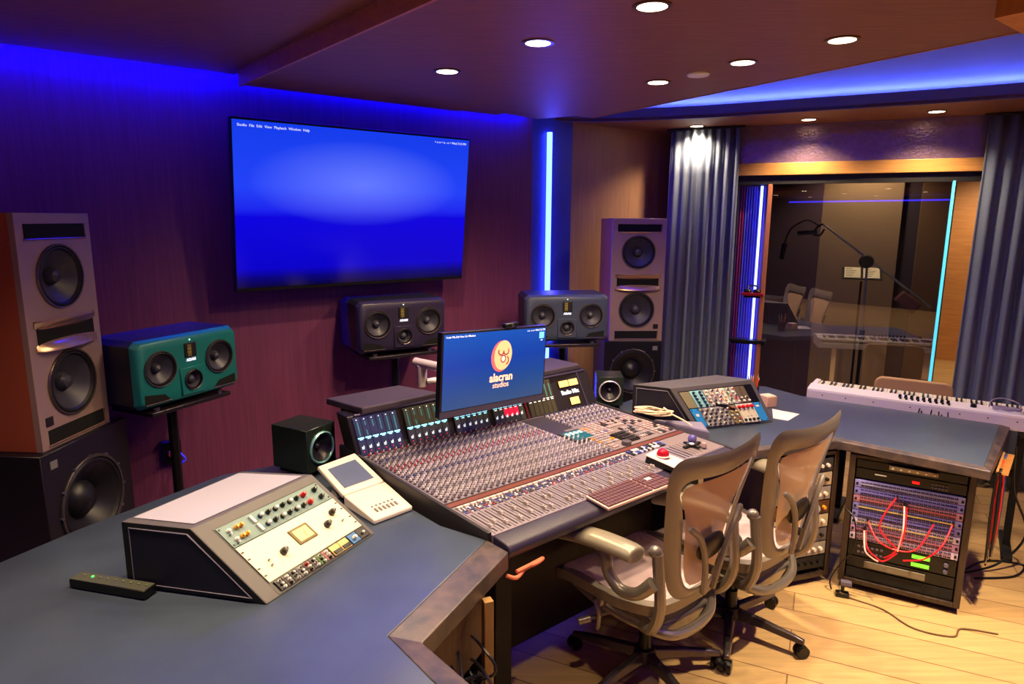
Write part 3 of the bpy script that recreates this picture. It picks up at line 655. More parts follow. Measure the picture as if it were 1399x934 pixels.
# centre section
def block(name, s0, s1, t0, t1, h, mt): mb = MB(); kquad(mb, s0, s1, t0, t1, -.001, h); return mb.build(name, mt, con, smooth=0, bevel=.0015)
block('centre_plate', .665, .99, .385, .745, .003, mat('centre_plate_grey', (128, 114, 118), .5))
block('centre_plate', .615, .715, .55, .985, .0025, M_con_d)
sc = block('screen_surround', .617, .715, .565, .715, .008, M_con_d)
mb = MB(); kquad(mb, .625, .707, .58, .70, .008, .009); mb.build('display', mat('cyan_display', (20, 60, 70), .2, emit=(40, 120, 130), es=.7), sc, smooth=0)
mb = MB()
for k in range(4): kquad(mb, .632+.019*k, .643+.019*k, .655, .685, .009, .0098)
mb.build('display_field', mat('display_bright', (200, 240, 240), .3, emit=(190, 240, 240), es=1.0), sc, smooth=0)
def grid(name, s0, s1, t0, t1, ns, nt_, mats, fill=.72, h=.006, base=.003, pick=None, kind=True):
    mb = MB(); ds = (s1-s0)/ns; dt = (t1-t0)/nt_
    for i in range(ns):
        for j in range(nt_):
            a = s0+ds*(i+.5); b = t0+dt*(j+.5)
            kquad(mb, a-ds*fill/2, a+ds*fill/2, b-dt*fill/2, b+dt*fill/2, base-.001, base+h, (pick(i, j) if pick else random.randrange(len(mats))))
    o = mb.build(name, mats, con, smooth=0)
    if kind: o['kind'] = 'stuff'
    return o
M_bi = mat('button_rose', (176, 152, 156), .45)
grid('button_field', .672, .745, .46, .70, 7, 9, [M_bi, M_bi, M_con_l, M_cap_g2, M_cap_o])
grid('button_field', .672, .70, .40, .45, 4, 2, [M_bi])
grid('button_field', .75, .80, .57, .735, 3, 7, [M_bi, M_con_l])
grid('button_field', .81, .90, .62, .735, 8, 3, [M_bi, M_con_l, M_con_d])
grid('button_field', .91, .985, .40, .73, 4, 12, [M_bi, M_bi, M_con_l, M_con_d])
grid('button_field', .83, .90, .42, .60, 6, 5, [M_con_d, M_cap_g2, M_bi, M_cap_g2])
kp = block('keypad', .752, .815, .415, .545, .010, M_cap_k)
for i in range(4):
    for j in range(4):
        mb = MB(); kquad(mb, .755+.0150*i, .767+.0150*i, .42+.031*j, .443+.031*j, .010, .016); mb.build('key', mat('key_dark', (40, 34, 36), .4), kp, smooth=0, bevel=.001)
mb = MB(); mb.cone(K(.735, .405, .002), K(.735, .405, .022), .024, .022, 28); mb.build('jog_wheel', mat('jog_grey', (84, 78, 86), .35), con, bevel=.002)
mb = MB(); mb.cone(K(.775, .60, .002), K(.775, .60, .012), .014, .013, 20); mb.build('rotary_knob', mat('jog_violet', (110, 96, 140), .35), con, bevel=.002)
# right fader area
grid('button_field', .675, .84, .275, .335, 16, 2, [M_cap_w, M_cap_b, M_con_d, M_cap_k])
block('blank_panel', .845, .995, .09, .335, .002, MATS['centre_plate_grey'])
mb = MB()
for i in range(6): kquad(mb, .80+.018*i, .803+.018*i, .11, .255, .0, .0025)
mb.build('vent_slots', M_con_d, con, smooth=0)
# ---- meter bridge
B0 = [K(0, 1.0, .0), K(1, 1.0, .0)]; B1 = [V3(-.672, 2.672, 1.03)-KO, V3(.405, 3.575, 1.03)-KO]
def Bp(s, h, out=0.0):
    p = B0[0].lerp(B0[1], s).lerp(B1[0].lerp(B1[1], s), h); return p+V3(.60, -.72, .28)*out
back = V3(-.64, .77, 0)*.10
mb = MB(); q = [Bp(-.012, -.02), Bp(1.01, -.02), Bp(1.01, 1.03), Bp(-.012, 1.03)]; q2 = [p+back for p in q]; q2[0].z = q2[1].z = q[0].z-.02
mb.add(q+q2, [(0, 1, 2, 3), (7, 6, 5, 4), (0, 4, 5, 1), (1, 5, 6, 2), (2, 6, 7, 3), (3, 7, 4, 0)]); br = mb.build('meter_bridge', mat('bridge_black', (30, 24, 26), .35), con, smooth=0, bevel=.004)
M_glass = [mat('meter_panel_blue', (52, 56, 84), .25, emit=(60, 70, 130), es=.16), mat('meter_panel_grey', (74, 76, 70), .25), mat('meter_panel_olive', (66, 62, 48), .25)]
M_cy = mat('led_cyan', (170, 235, 255), .4, emit=(120, 215, 255), es=1.6); M_wh = mat('led_pale', (230, 240, 240), .4, emit=(210, 230, 235), es=.8)
M_rd = mat('led_red', (230, 30, 60), .4, emit=(255, 20, 60), es=1.0); M_gl = mat('meter_line', (20, 22, 26), .3); M_tq = mat('meter_teal', (60, 120, 130), .4, emit=(50, 130, 150), es=.35)
def bq(mb, s0, s1, h0, h1, o0, o1, mi=None):
    return mb.hexa([Bp(s0, h0, o0), Bp(s1, h0, o0), Bp(s1, h0, o1), Bp(s0, h0, o1)], [Bp(s0, h1, o0), Bp(s1, h1, o0), Bp(s1, h1, o1), Bp(s0, h1, o1)], mi)
secs = [(.002, .150, 6, 0), (.172, .325, 6, 1), (.350, .490, 6, 1), (.512, .645, 6, 1), (.672, .800, 6, 2)]
for q_, (a, b, n, pm) in enumerate(secs):
    mb = MB(); bq(mb, a, b, .02, .97, -.002, .003); pn = mb.build('meter_panel', M_glass[pm], br, smooth=0)
    mb = MB(); w = (b-a)/n
    for i in range(n):
        c = a+w*(i+.5)
        bq(mb, a+w*i+.0006, a+w*i+.0022, .04, .95, .003, .0045, 0)
        bq(mb, c-.001, c+.003, .50, .86, .003, .0042, 3)
        if q_ < 4: bq(mb, c-.0018, c+.0018, .895, .925, .003, .0045, 2)
        bq(mb, a+w*i+.003, a+w*(i+1)-.002, .43-(.0 if q_ < 2 else -.02), .465, .003, .0048, 1 if q_ < 4 else 2)
        bq(mb, c-.004, c+.006, .40, .425, .003, .0048, 1 if q_ < 3 else 2)
        if q_ < 4: bq(mb, c-.004, c+.003, .17, .23, .003, .0050, 2); bq(mb, c+.002, c+.004, .20, .26, .003, .005, 2)
        if q_ < 2: bq(mb, c-.001, c+.001, .09, .12, .003, .005, 4)
        if q_ == 3 and 1 < i < 5: bq(mb, a+w*i+.001, a+w*(i+1)-.001, .20, .42, .003, .0044, 4)
    mb.build('meter_lights', [M_gl, M_cy, M_wh, M_tq, M_rd], br, smooth=0)
mb = MB(); bq(mb, .655, .663, .0, 1.0, 0, .004); mb.build('bridge_divider', mat('divider_red', (90, 16, 24), .3), br, smooth=0)
M_vu = mat('vu_meter_lamp', (255, 214, 130), .4, emit=(255, 186, 92), es=1.25)
for a, b, h0, h1 in ((.842, .888, .66, .84), (.893, .938, .66, .84), (.876, .920, .12, .32)):
    mb = MB(); bq(mb, a-.003, b+.003, h0-.02, h1+.02, 0, .003); f_ = mb.build('vu_meter', M_gl, br, smooth=0)
    mb = MB(); bq(mb, a, b, h0, h1, .003, .0045); mb.build('dial', M_vu, f_, smooth=0)
    mb = MB(); mb.tube([Bp((a+b)/2, h0+.01, .005), Bp((a+b)/2+.008, h1-.03, .005)], .0008, 4); mb.build('needle', M_cap_k, f_)
text('bridge_text', 'Radio Mix', frame(Bp(.886, .49, .004), Bp(.95, .5)-Bp(.85, .5), Bp(.9, .9)-Bp(.9, .1)), .030, M_ink, br, bold=.0012)
mb = MB(); mb.tube([Bp(.012, 1.03), Bp(.99, 1.03)], .006, 8); mb.tube([Bp(.955, .0, .004), Bp(.945, 1.0, .004)], .0035, 6); mb.build('bridge_rail', mat('rail_violet', (84, 76, 110), .3, .5), br)

# ---- speaker shelves over the bridge
def pad(name, quad, z, th, label, legs=True):
    c = sum((V3(*p, 0) for p in quad), V3(0, 0, 0))/4; r = thing(name, V3(c.x, c.y, z-th-.03), 0, label, 'shelf')
    P = [(p[0]-c.x, p[1]-c.y) for p in quad]
    mb = MB(); mb.prism(P, .03, .03+th); mb.build('board', mat('shelf_plum', (70, 60, 76), .5), r, smooth=0, bevel=.006)
    for p in P:
        mb = MB(); mb.cone((p[0]*.7, p[1]*.7, -.0), (p[0]*.7, p[1]*.7, .03), .012, .012, 10); mb.build('spacer', M_blackm, r)
    mb = MB(); mb.prism([(p[0]*.55, p[1]*.55) for p in P], -.22, .0); mb.build('bracket', M_blackm, r)
    return r
pad('speaker_shelf', [(-.626, 2.693), (-.336, 2.961), (-.539, 3.092), (-.822, 2.849)], 1.065, .03, 'dark plum shelf board above the left end of the meter bridge')
pad('speaker_shelf', [(.10, 3.34), (.375, 3.585), (.22, 3.76), (-.06, 3.52)], 1.065, .03, 'violet-lit shelf board above the meter bridge, right of the computer screen')  # the board is dark plum

# ---- computer keyboard on the armrest
kq = [K(.317, -.048, .014), K(.604, -.063, .014), K(.600, .089, .010), K(.325, .089, .010)]
kc = sum(kq, V3(0, 0, 0))/4
qk = thing('computer_keyboard', kc+KO, 0, 'rose-lit computer keyboard lying over the console front edge', 'keyboard')  # the case colour is rose
def Q(u, v, dz=0): return kq[0].lerp(kq[1], u).lerp(kq[3].lerp(kq[2], u), v)-kc+V3(0, 0, dz)
def qbox(mb, u0, u1, v0, v1, z0, z1): return mb.hexa([Q(u0, v0, z0), Q(u1, v0, z0), Q(u1, v1, z0), Q(u0, v1, z0)], [Q(u0, v0, z1), Q(u1, v0, z1), Q(u1, v1, z1), Q(u0, v1, z1)])
mb = MB(); qbox(mb, 0, 1, 0, 1, -.006, .004); mb.build('case', mat('keyboard_case', (226, 186, 184), .4), qk, smooth=0, bevel=.002)
M_key = mat('keyboard_key', (96, 62, 72), .5)
for j in range(6):
    for i in range(13):
        if j == 0 and 3 <= i <= 7:
            if i > 3: continue
            mb = MB(); qbox(mb, .02+.0485*3, .02+.0485*8-.006, .05, .17, .004, .010)
        else:
            mb = MB(); qbox(mb, .02+.0485*i, .02+.0485*i+.0425, .05+.155*j, .05+.155*j+.125, .004, .010)
        mb.build('key', M_key, qk, smooth=0)
for j in range(5):
    for i in range(6):
        if j == 3 and 1 < i < 4: continue
        mb = MB(); qbox(mb, .675+.052*i, .72+.052*i, .05+.18*j, .20+.18*j, .004, .010); mb.build('key', M_key, qk, smooth=0)
mb = MB(); qbox(mb, .735, .84, .58, .74, .004, .007); mb.build('label_plate', M_cap_w, qk, smooth=0)
# ---- trackballs
r_ = K(.70, .115, .003)
tb = thing('trackball', r_+KO, R(48), 'white wedge trackball with a glossy red ball on the console', 'trackball')
mb = MB(); mb.hexa([(-.055, -.085, 0), (.055, -.085, 0), (.05, .075, 0), (-.05, .075, 0)], [(-.05, -.08, .014), (.05, -.08, .014), (.045, .07, .036), (-.045, .07, .036)]); mb.build('base', M_cap_k, tb, smooth=0, bevel=.004)
mb = MB(); mb.hexa([(-.055, -.085, .014), (.055, -.085, .014), (.05, .075, .036), (-.05, .075, .036)], [(-.052, -.082, .020), (.052, -.082, .020), (.047, .072, .042), (-.047, .072, .042)]); mb.build('top_plate', M_offw, tb, smooth=0, bevel=.003)
mb = MB(); mb.lathe([(.030, 0), (.034, .006), (.032, .009), (.028, .006)], (0, .015, .034), n=28); mb.build('ball_ring', M_cap_w, tb)
mb = MB(); mb.sphere((0, .015, .042), .028, 24); mb.build('ball', mat('red_ball', (170, 12, 30), .12, coat=.8), tb)
r_ = K(.905, .19, .003)
tb = thing('desk_pointer', r_+KO, R(40), 'small metal pointer with a violet-blue ball on a cross-shaped foot', 'trackball')
mb = MB(); mb.box((0, 0, .005), (.12, .02, .010)); mb.box((0, 0, .005), (.02, .09, .010)); mb.build('cross_foot', M_black, tb, bevel=.003)
mb = MB(); mb.lathe([(.0, .008), (.022, .009), (.024, .016), (.018, .022)], n=20); mb.build('collar', M_steel, tb)
mb = MB(); mb.sphere((0, 0, .034), .021, 20); mb.build('ball', mat('violet_ball', (120, 110, 190), .1, .5), tb)
mb = MB(); mb.lathe([(.0, .022), (.010, .021), (.013, .010), (.013, 0)], (.03, -.045, 0), n=16); mb.build('ivory_button', M_bi, tb)

# ------------------------------------------------------------------ computer screen on its arm
SO = V3(-.299, 2.650, 1.031)
sr = V3(.451, .472, -.040); su = V3(.0235, .0235, .360)
scr = thing('computer_monitor', SO, 0, 'thin computer monitor showing a blue desktop with the alacran studios logo', 'monitor')
wS, hS = sr.length, su.length
MS = frame((0, 0, 0), sr, su)
def mbx(mb, x0, x1, y0, y1, z0, z1):
    o = mb.M; mb.M = MS; mb.box(((x0+x1)/2, (y0+y1)/2, (z0+z1)/2), (x1-x0, y1-y0, z1-z0)); mb.M = o; return mb
mbx(MB(), 0, wS, 0, hS, -.030, 0).build('casing', mat('monitor_shell', (40, 34, 44), .35, .4), scr, bevel=.003)
dm = bpy.data.materials.new('desktop_picture'); dm.use_nodes = True; nt = dm.node_tree; b = nt.nodes['Principled BSDF']; b.inputs['Base Color'].default_value = (.002, .003, .006, 1); b.inputs['Roughness'].default_value = .25
tc = nt.nodes.new('ShaderNodeTexCoord'); sp = nt.nodes.new('ShaderNodeSeparateXYZ'); nt.links.new(tc.outputs['Generated'], sp.inputs[0]); rp = nt.nodes.new('ShaderNodeValToRGB'); e = rp.color_ramp.elements
e[0].position = 0; e[0].color = (*lin((52, 84, 128)), 1); e[1].position = 1; e[1].color = (*lin((24, 92, 196)), 1)
for p, c in ((.3, (28, 76, 150)), (.6, (6, 66, 176))): k = e.new(p); k.color = (*lin(c), 1)
nt.links.new(sp.outputs[2], rp.inputs[0]); nt.links.new(rp.outputs[0], b.inputs['Emission Color']); b.inputs['Emission Strength'].default_value = .95
mbx(MB(), .010, wS-.010, .030, hS-.010, .0002, .0012).build('screen', dm, scr, smooth=0)
mbx(MB(), 0, wS, 0, .026, -.001, .0012).build('chin', mat('monitor_chin', (84, 78, 104), .3, .5), scr, smooth=0)
def flat(name, pts, z, mt, parent): mb = MB(); mb.M = MS; n = len(pts); mb.add([(x, y, z) for x, y in pts]+[(x, y, z-.0006) for x, y in pts], [tuple(range(n)), tuple(range(n, 2*n))[::-1]]); return mb.build(name, mt, parent, smooth=0)
cx, cy = wS*.545, hS*.66
def ell(cx, cy, rx, ry, rot=0, n=32): return [(cx+rx*math.cos(a)*math.cos(rot)-ry*math.sin(a)*math.sin(rot), cy+rx*math.cos(a)*math.sin(rot)+ry*math.sin(a)*math.cos(rot)) for a in [2*math.pi*i/n for i in range(n)]]
M_l1 = mat('logo_pink', (220, 90, 90), .5, emit=(226, 92, 96), es=.9); M_l2 = mat('logo_peach', (244, 170, 120), .5, emit=(246, 172, 128), es=.95); M_l3 = mat('logo_line', (120, 44, 60), .5, emit=(120, 40, 60), es=.6)
lg = flat('logo', ell(cx-.010, cy-.002, .060, .070, -.2), .0020, M_l1, scr)
flat('logo_disc', ell(cx+.003, cy+.002, .055, .067, -.2), .0028, M_l2, lg)
def stroke(c, r, a0, a1, w=.006, n=16, ry=None):
    pts = []
    for k in range(n+1): a = R(a0+(a1-a0)*k/n); pts.append((c[0]+(r+w/2)*math.cos(a), c[1]+(r+w/2)*math.sin(a)))
    for k in range(n, -1, -1): a = R(a0+(a1-a0)*k/n); pts.append((c[0]+(r-w/2)*math.cos(a), c[1]+(r-w/2)*math.sin(a)))
    return flat('logo_stroke', pts, .0036, M_l3, lg)
stroke((cx-.011, cy+.020), .016, 150, 370); stroke((cx+.021, cy+.020), .016, 170, 395)
stroke((cx+.004, cy-.014), .015, 0, 360, .005); stroke((cx+.020, cy-.022), .018, -80, 60, .006)
flat('logo_dot', ell(cx+.003, cy-.014, .010, .012), .0040, mat('logo_dot', (250, 200, 190), .5, emit=(255, 206, 196), es=.9), lg)
M_lt = mat('logo_text', (250, 190, 160), .5, emit=(255, 190, 160), es=.95)
def stext(nm, s, x, y, size, mt, bold=0.0, al='CENTER'): return text(nm, s, MS @ frame((x, y, .002), (1, 0, 0), (0, 1, 0)), size, mt, scr, .0003, bold, al)
stext('logo_text', 'alacran', cx-.002, cy-.098, .052, M_lt, .0016)
stext('logo_text', 'studios', cx-.004, cy-.132, .036, M_lt, .0003)
stext('menu_text', 'Finder File Edit View Go Window', .02, hS-.022, .012, M_ink, 0, 'LEFT')
stext('menu_clock', 'o o - o o = Wed 7:15 PM', wS-.016, hS-.020, .012, M_ink, 0, 'RIGHT')
flat('folder_icon', [(wS-.055, hS-.060), (wS-.022, hS-.060), (wS-.022, hS-.030), (wS-.055, hS-.030)], .002, mat('folder_icon', (110, 200, 255), .5, emit=(90, 190, 255), es=.9), scr)
stext('icon_text', 'mix', wS-.038, hS-.068, .010, M_ink)
# arm
M_arm = mat('white_arm', (220, 200, 204), .35, .2)
ar = thing('monitor_arm', V3(-.58, 3.30, 1.0), 0, 'white jointed monitor arm left of the computer screen', 'monitor arm')
def A_(x, y, z): return V3(x+.58, y-3.30, z-1.0)
mb = MB(); mb.tube([A_(-.475, 3.20, 1.155), A_(-.20, 2.98, 1.150)], .022, 12); mb.build('upper_arm', M_arm, ar)
mb = MB(); mb.cone(A_(-.440, 3.175, 1.035), A_(-.440, 3.175, 1.145), .024, .026, 20); mb.build('joint', M_arm, ar, bevel=.003)
mb = MB(); mb.tube([A_(-.42, 3.17, 1.062), A_(-.34, 3.24, 1.06)], .016, 12); mb.build('lower_arm', M_arm, ar)
mb = MB(); mb.tube([A_(-.34, 3.26, 1.075), A_(-.34, 3.26, .79)], .018, 12); mb.build('post', M_arm, ar)
mb = MB(); mb.tube([A_(-.20, 2.98, 1.15), A_(-.09, 2.90, 1.17)], .018, 12); mb.build('head', M_arm, ar)
# webcam
wc = thing('webcam', SO+(MS @ V3(wS*.62, hS, -.01)), R(46), 'small black webcam clipped on top of the computer monitor', 'webcam')
mb = MB(); mb.box((0, -.005, .012), (.085, .028, .024)); mb.build('body', M_black, wc, bevel=.006)
mb = MB(); mb.cone((0, -.018, .012), (0, -.022, .012), .008, .008, 16); mb.build('lens', M_steel, wc)
mb = MB(); mb.box((0, .002, -.004), (.05, .034, .012)); mb.build('clip', M_black, wc, bevel=.003)
# ------------------------------------------------------------------ sloped equipment pods on the desks
M_pod = mat('pod_grey', (84, 80, 84), .45, noise=.12, nscale=12)
M_podside = mat('pod_side_navy', (18, 16, 38), .5)
M_kb = mat('knob_black', (20, 18, 20), .3); M_kw = mat('knob_white', (230, 224, 214), .35); M_kr = mat('knob_red', (190, 24, 36), .3)
M_kgold = mat('knob_gold', (222, 160, 40), .35); M_kblue = mat('knob_navy', (24, 50, 90), .3); M_kgrey = mat('knob_slate', (120, 118, 122), .35)
class Pod:
    def __init__(s, BL, BR, TR, TL, BKR, BKL, z0, z1, label):
        c = (V3(*BL, 0)+V3(*BR, 0)+V3(*BKR, 0)+V3(*BKL, 0))/4; c.z = z0; s.c = c
        s.r = thing('equipment_pod', c, 0, label, 'rack console')
        s.q = [V3(*BL, z0)-c, V3(*BR, z0)-c, V3(*TR, z1)-c, V3(*TL, z1)-c]
        bk = [V3(*BKL, z1)-c, V3(*BKR, z1)-c]; bb = [V3(*BKL, z0)-c, V3(*BKR, z0)-c]
        mb = MB(); vs = s.q+bk+bb                                   # 0BL 1BR 2TR 3TL 4BKLt 5BKRt 6BKLb 7BKRb
        mb.add(vs, [(0, 1, 2, 3), (3, 2, 5, 4), (4, 5, 7, 6), (0, 6, 7, 1), (0, 3, 4, 6), (1, 7, 5, 2)])
        mb.m = [0, 0, 1, 1, 1, 1]; mb.build('housing', [M_pod, mat('pod_black', (14, 13, 18), .5)], s.r, smooth=0, bevel=.004)
        for k, idx in ((1, (0, 3, 4, 6)), (-1, (1, 2, 5, 7))):      # inset side plates
            P = [vs[i] for i in idx]; m_ = sum(P, V3(0, 0, 0))/4; n_ = (P[1]-P[0]).cross(P[2]-P[0]).normalized(); n_ = n_ if (n_.dot(m_) > 0) else -n_
            I = [m_+(p-m_)*.84+n_*.0015 for p in P]; O = [p+n_*.0 for p in [m_+(p-m_)*.84 for p in P]]
            mb = MB(); mb.add(I+O, [(0, 1, 2, 3), (7, 6, 5, 4)]+[(i, (i+1) % 4, 4+(i+1) % 4, 4+i) for i in range(4)]); sp_ = mb.build('side_plate', M_podside, s.r, smooth=0)
            mb = MB(); mb.tube([p+n_*.001 for p in I], .0022, 6, closed=True); mb.build('plate_piping', mat('piping_grey', (110, 106, 130), .4), sp_)
        s.top = [vs[3], vs[2], vs[5], vs[4]]
        s.n = (s.q[1]-s.q[0]).cross(s.q[3]-s.q[0]).normalized(); s.w = (s.q[1]-s.q[0]).length; s.h = (s.q[3]-s.q[0]).length
        s.ux = (s.q[1]-s.q[0]).normalized(); s.uy = s.n.cross(s.ux)
    def F(s, u, w, o=0): return s.q[0].lerp(s.q[1], u).lerp(s.q[3].lerp(s.q[2], u), w)+s.n*o
    def slab(s, u0, u1, w0, w1, o0, o1, name, mt, par=None, bevel=.001):
        mb = MB(); mb.hexa([s.F(u0, w0, o0), s.F(u1, w0, o0), s.F(u1, w1, o0), s.F(u0, w1, o0)], [s.F(u0, w0, o1), s.F(u1, w0, o1), s.F(u1, w1, o1), s.F(u0, w1, o1)])
        return mb.build(name, mt, par or s.r, smooth=0, bevel=bevel)
    def knob(s, u, w, r, h, body, cap, par, o=.004, name='knob'):
        mb = MB(); p = s.F(u, w, o); mb.cone(p, p+s.n*h*.55, r, r*.9, 14, 0); mb.cone(p+s.n*h*.55, p+s.n*h, r*.72, r*.6, 14, 1)
        mb.add([p+s.n*(h+.0006)+s.uy*r*.1+s.ux*r*.08, p+s.n*(h+.0006)+s.uy*r*.1-s.ux*r*.08, p+s.n*(h+.0006)+s.uy*r*.55-s.ux*r*.08, p+s.n*(h+.0006)+s.uy*r*.55+s.ux*r*.08], [(0, 1, 2, 3)], 2)
        return mb.build(name, [body, cap, M_kw], par, smooth=40)
    def screws(s, u0, u1, w0, w1, par, o=.004):
        for u in (u0, u1):
            for w in (w0, w1):
                mb = MB(); mb.cone(s.F(u, w, o), s.F(u, w, o+.002), .0035, .003, 8); mb.build('screw', M_kb, par)
pl = Pod((-.682, 1.701), (-.466, 2.136), (-.682, 2.160), (-.904, 1.748), (-.935, 2.185), (-1.125, 1.792), .781, .985,
         'sloped pod on the near left desk with teal and cream outboard gear')
m_ = sum(pl.top, V3(0, 0, 0))/4; I = [m_+(p-m_)*.88+V3(0, 0, .001) for p in pl.top]; I2 = [p+V3(0, 0, .002) for p in I]
mb = MB(); mb.hexa(I, I2); mb.build('top_sheet', mat('pale_top_sheet', (158, 154, 176), .6), pl.r, smooth=0)
pl.slab(.10, .965, .02, .90, .0, .001, 'gear_recess', M_kb)
g = pl.slab(.11, .955, .63, .885, .001, .004, 'teal_preamp', mat('teal_faceplate', (104, 132, 134), .4))
pl.screws(.125, .94, .66, .86, g)
for j, w in enumerate((.70, .81)):
    for k in range(2): pl.knob(.22+.035*k-.012*(1-j), w, .0075, .016, M_kgold, M_kgold, g)
    pl.knob(.165, w, .007, .010, M_kw, M_kw, g); pl.knob(.155+.0*j, w-.04, .004, .012, M_steel, M_steel, g, name='toggle')
    pl.slab(.335, .355, w-.045, w+.045, .004, .012, 'white_switch', M_kw, g)
    for k in range(6): pl.knob(.41+.062*k, w, .0085, .017, M_kblue if k == 0 else M_kb, M_kb if k % 2 else M_kw, g)
    pl.knob(.41+.062*6, w, .0095, .019, M_kr, M_kr, g)
    pl.knob(.89, w, .0095, .017, M_kb, M_kb, g)
g = pl.slab(.11, .955, .165, .62, .001, .005, 'cream_compressor', M_cream)
for w in (.24, .33, .46, .55):
    for u in (.125, .94): pl.slab(u-.010, u+.008, w-.008, w+.008, .005, .0062, 'rack_notch', M_kb, g, 0)
mt_ = pl.slab(.46, .62, .33, .52, .005, .010, 'meter_frame', mat('bronze_frame', (96, 82, 50), .4, .4), g)
pl.slab(.48, .60, .355, .495, .010, .0105, 'meter_face', mat('meter_face', (244, 210, 130), .4, emit=(250, 206, 120), es=.55), mt_, 0)
mb = MB(); mb.tube([pl.F(.54, .365, .0112), pl.F(.565, .47, .0112)], .0006, 4); mb.build('needle', M_kb, mt_)
for u, w, r in ((.335, .36, .012), (.74, .38, .0125), (.845, .475, .0115)): pl.knob(u, w, r, .022, M_kb, M_kb, g, .005)
for u, w in ((.205, .30), (.215, .36), (.86, .33)): pl.knob(u, w, .0035, .012, M_steel, M_steel, g, .005, 'toggle')
cols5 = [((60, 58, 60), M_kw), ((70, 66, 62), M_kw), ((60, 58, 60), M_kgrey), ((90, 88, 92), M_kw), ((70, 50, 52), M_kr), ((66, 64, 64), M_kw), ((80, 110, 60), M_kgrey), ((150, 100, 104), M_kw)]
for i, (c, kn) in enumerate(cols5):
    u = .13+.057*i; g = pl.slab(u, u+.053, .03, .15, .001, .006, 'small_module', mat('mod_%d%d%d' % c, c, .4))
    for k in range(3): pl.knob(u+.026, .05+.037*k, .005, .012, (kn, M_kb, M_kw)[(i+k) % 3], (M_kw, kn, M_kb)[(i*2+k) % 3], g, .006)
for i, c in enumerate(((226, 196, 120), (226, 196, 120))):
    u = .60+.085*i; g = pl.slab(u, u+.08, .03, .15, .001, .006, 'small_module', mat('mod_yellow', c, .4))
    pl.slab(u+.006, u+.074, .04, .085, .006, .010, 'black_strip', M_kb, g, 0)
g = pl.slab(.78, .86, .03, .15, .001, .006, 'small_module', mat('mod_sky', (60, 110, 170), .4)); pl.knob(.82, .09, .008, .014, M_kw, M_kw, g, .006)
g = pl.slab(.865, .945, .03, .15, .001, .006, 'small_module', mat('mod_dark', (44, 42, 44), .4)); pl.knob(.905, .09, .006, .012, M_steel, M_kw, g, .006)

pr2 = Pod((.955, 3.300), (1.415, 3.455), (1.306, 3.518), (.810, 3.316), (1.14, 3.620), (.635, 3.395), .781, 1.0,
          'sloped pod on the right desk with blue edged modules and red knobs')
pr2.slab(.06, .95, .04, .90, .0, .001, 'gear_recess', M_kb)
M_sky = mat('sky_blue_plate', (44, 136, 214), .4); M_olv = mat('olive_plate', (128, 122, 98), .5); M_pale = mat('pale_blue_plate', (150, 208, 226), .4); M_grn = mat('pale_green_plate', (160, 176, 160), .4)
M_silver = mat('silver_plate', (196, 190, 190), .35, .3)
g = pr2.slab(.065, .175, .50, .88, .001, .004, 'blank_plate', M_olv)
g = pr2.slab(.065, .165, .05, .48, .001, .004, 'blue_plate', M_sky); pr2.screws(.08, .15, .08, .45, g); pr2.slab(.10, .135, .30, .36, .004, .005, 'white_tag', M_kw, g, 0)
for i in range(2):
    u = .18+.075*i; g = pr2.slab(u, u+.072, .50, .88, .001, .005, 'equalizer_module', M_pale)
    for k in range(5): pr2.knob(u+.036, .54+.075*k, .0075, .014, (M_kblue, mat('knob_teal', (20, 110, 110), .3))[k % 2 if k < 3 else 0], M_kb, g, .005)
for i in range(8):
    u = .335+.064*i; c = (M_silver, M_silver, M_silver, M_kw, M_grn, M_silver, mat('plate_brown', (96, 84, 70), .5), mat('plate_brown', (96, 84, 70), .5))[i]
    g = pr2.slab(u, u+.060, .50, .88, .001, .005, 'channel_module', c)
    for k in range(5 if i < 6 else 2): pr2.knob(u+.030+.008*(-1)**k, .55+.075*k, .0065, .013, (M_kw, M_kr, M_kgrey, M_kw, M_kgold)[(i+k) % 5] if k % 2 else M_kw, (M_kw, M_kb, M_kr)[(i*k) % 3], g, .005)
for i in range(7):
    u = .17+.064*i; g = pr2.slab(u, u+.060, .05, .48, .001, .005, 'filter_module', M_silver if i < 5 else M_olv)
    for k in range(5): pr2.knob(u+.020+.02*(k % 2), .10+.080*k, .0078 if i < 5 else .0055, .015, M_kgrey if (i+k) % 3 else M_kw, M_kb if i < 5 else (M_kgold, M_kr, M_kw)[k % 3], g, .005)
for i in range(4):
    u = .62+.053*i; g = pr2.slab(u, u+.050, .05, .48, .001, .010, 'white_module', M_kw)
    pr2.knob(u+.025, .42, .0095, .020, M_kr, M_kr, g, .010); pr2.knob(u+.025, .12, .0075, .014, M_kb, M_kb, g, .010); pr2.slab(u+.010, u+.040, .20, .34, .010, .013, 'raised_bar', M_cream, g)
g = pr2.slab(.835, .945, .05, .48, .001, .004, 'blue_plate', M_sky); pr2.screws(.85, .93, .08, .45, g); pr2.slab(.87, .91, .38, .42, .004, .005, 'white_tag', M_kw, g, 0)

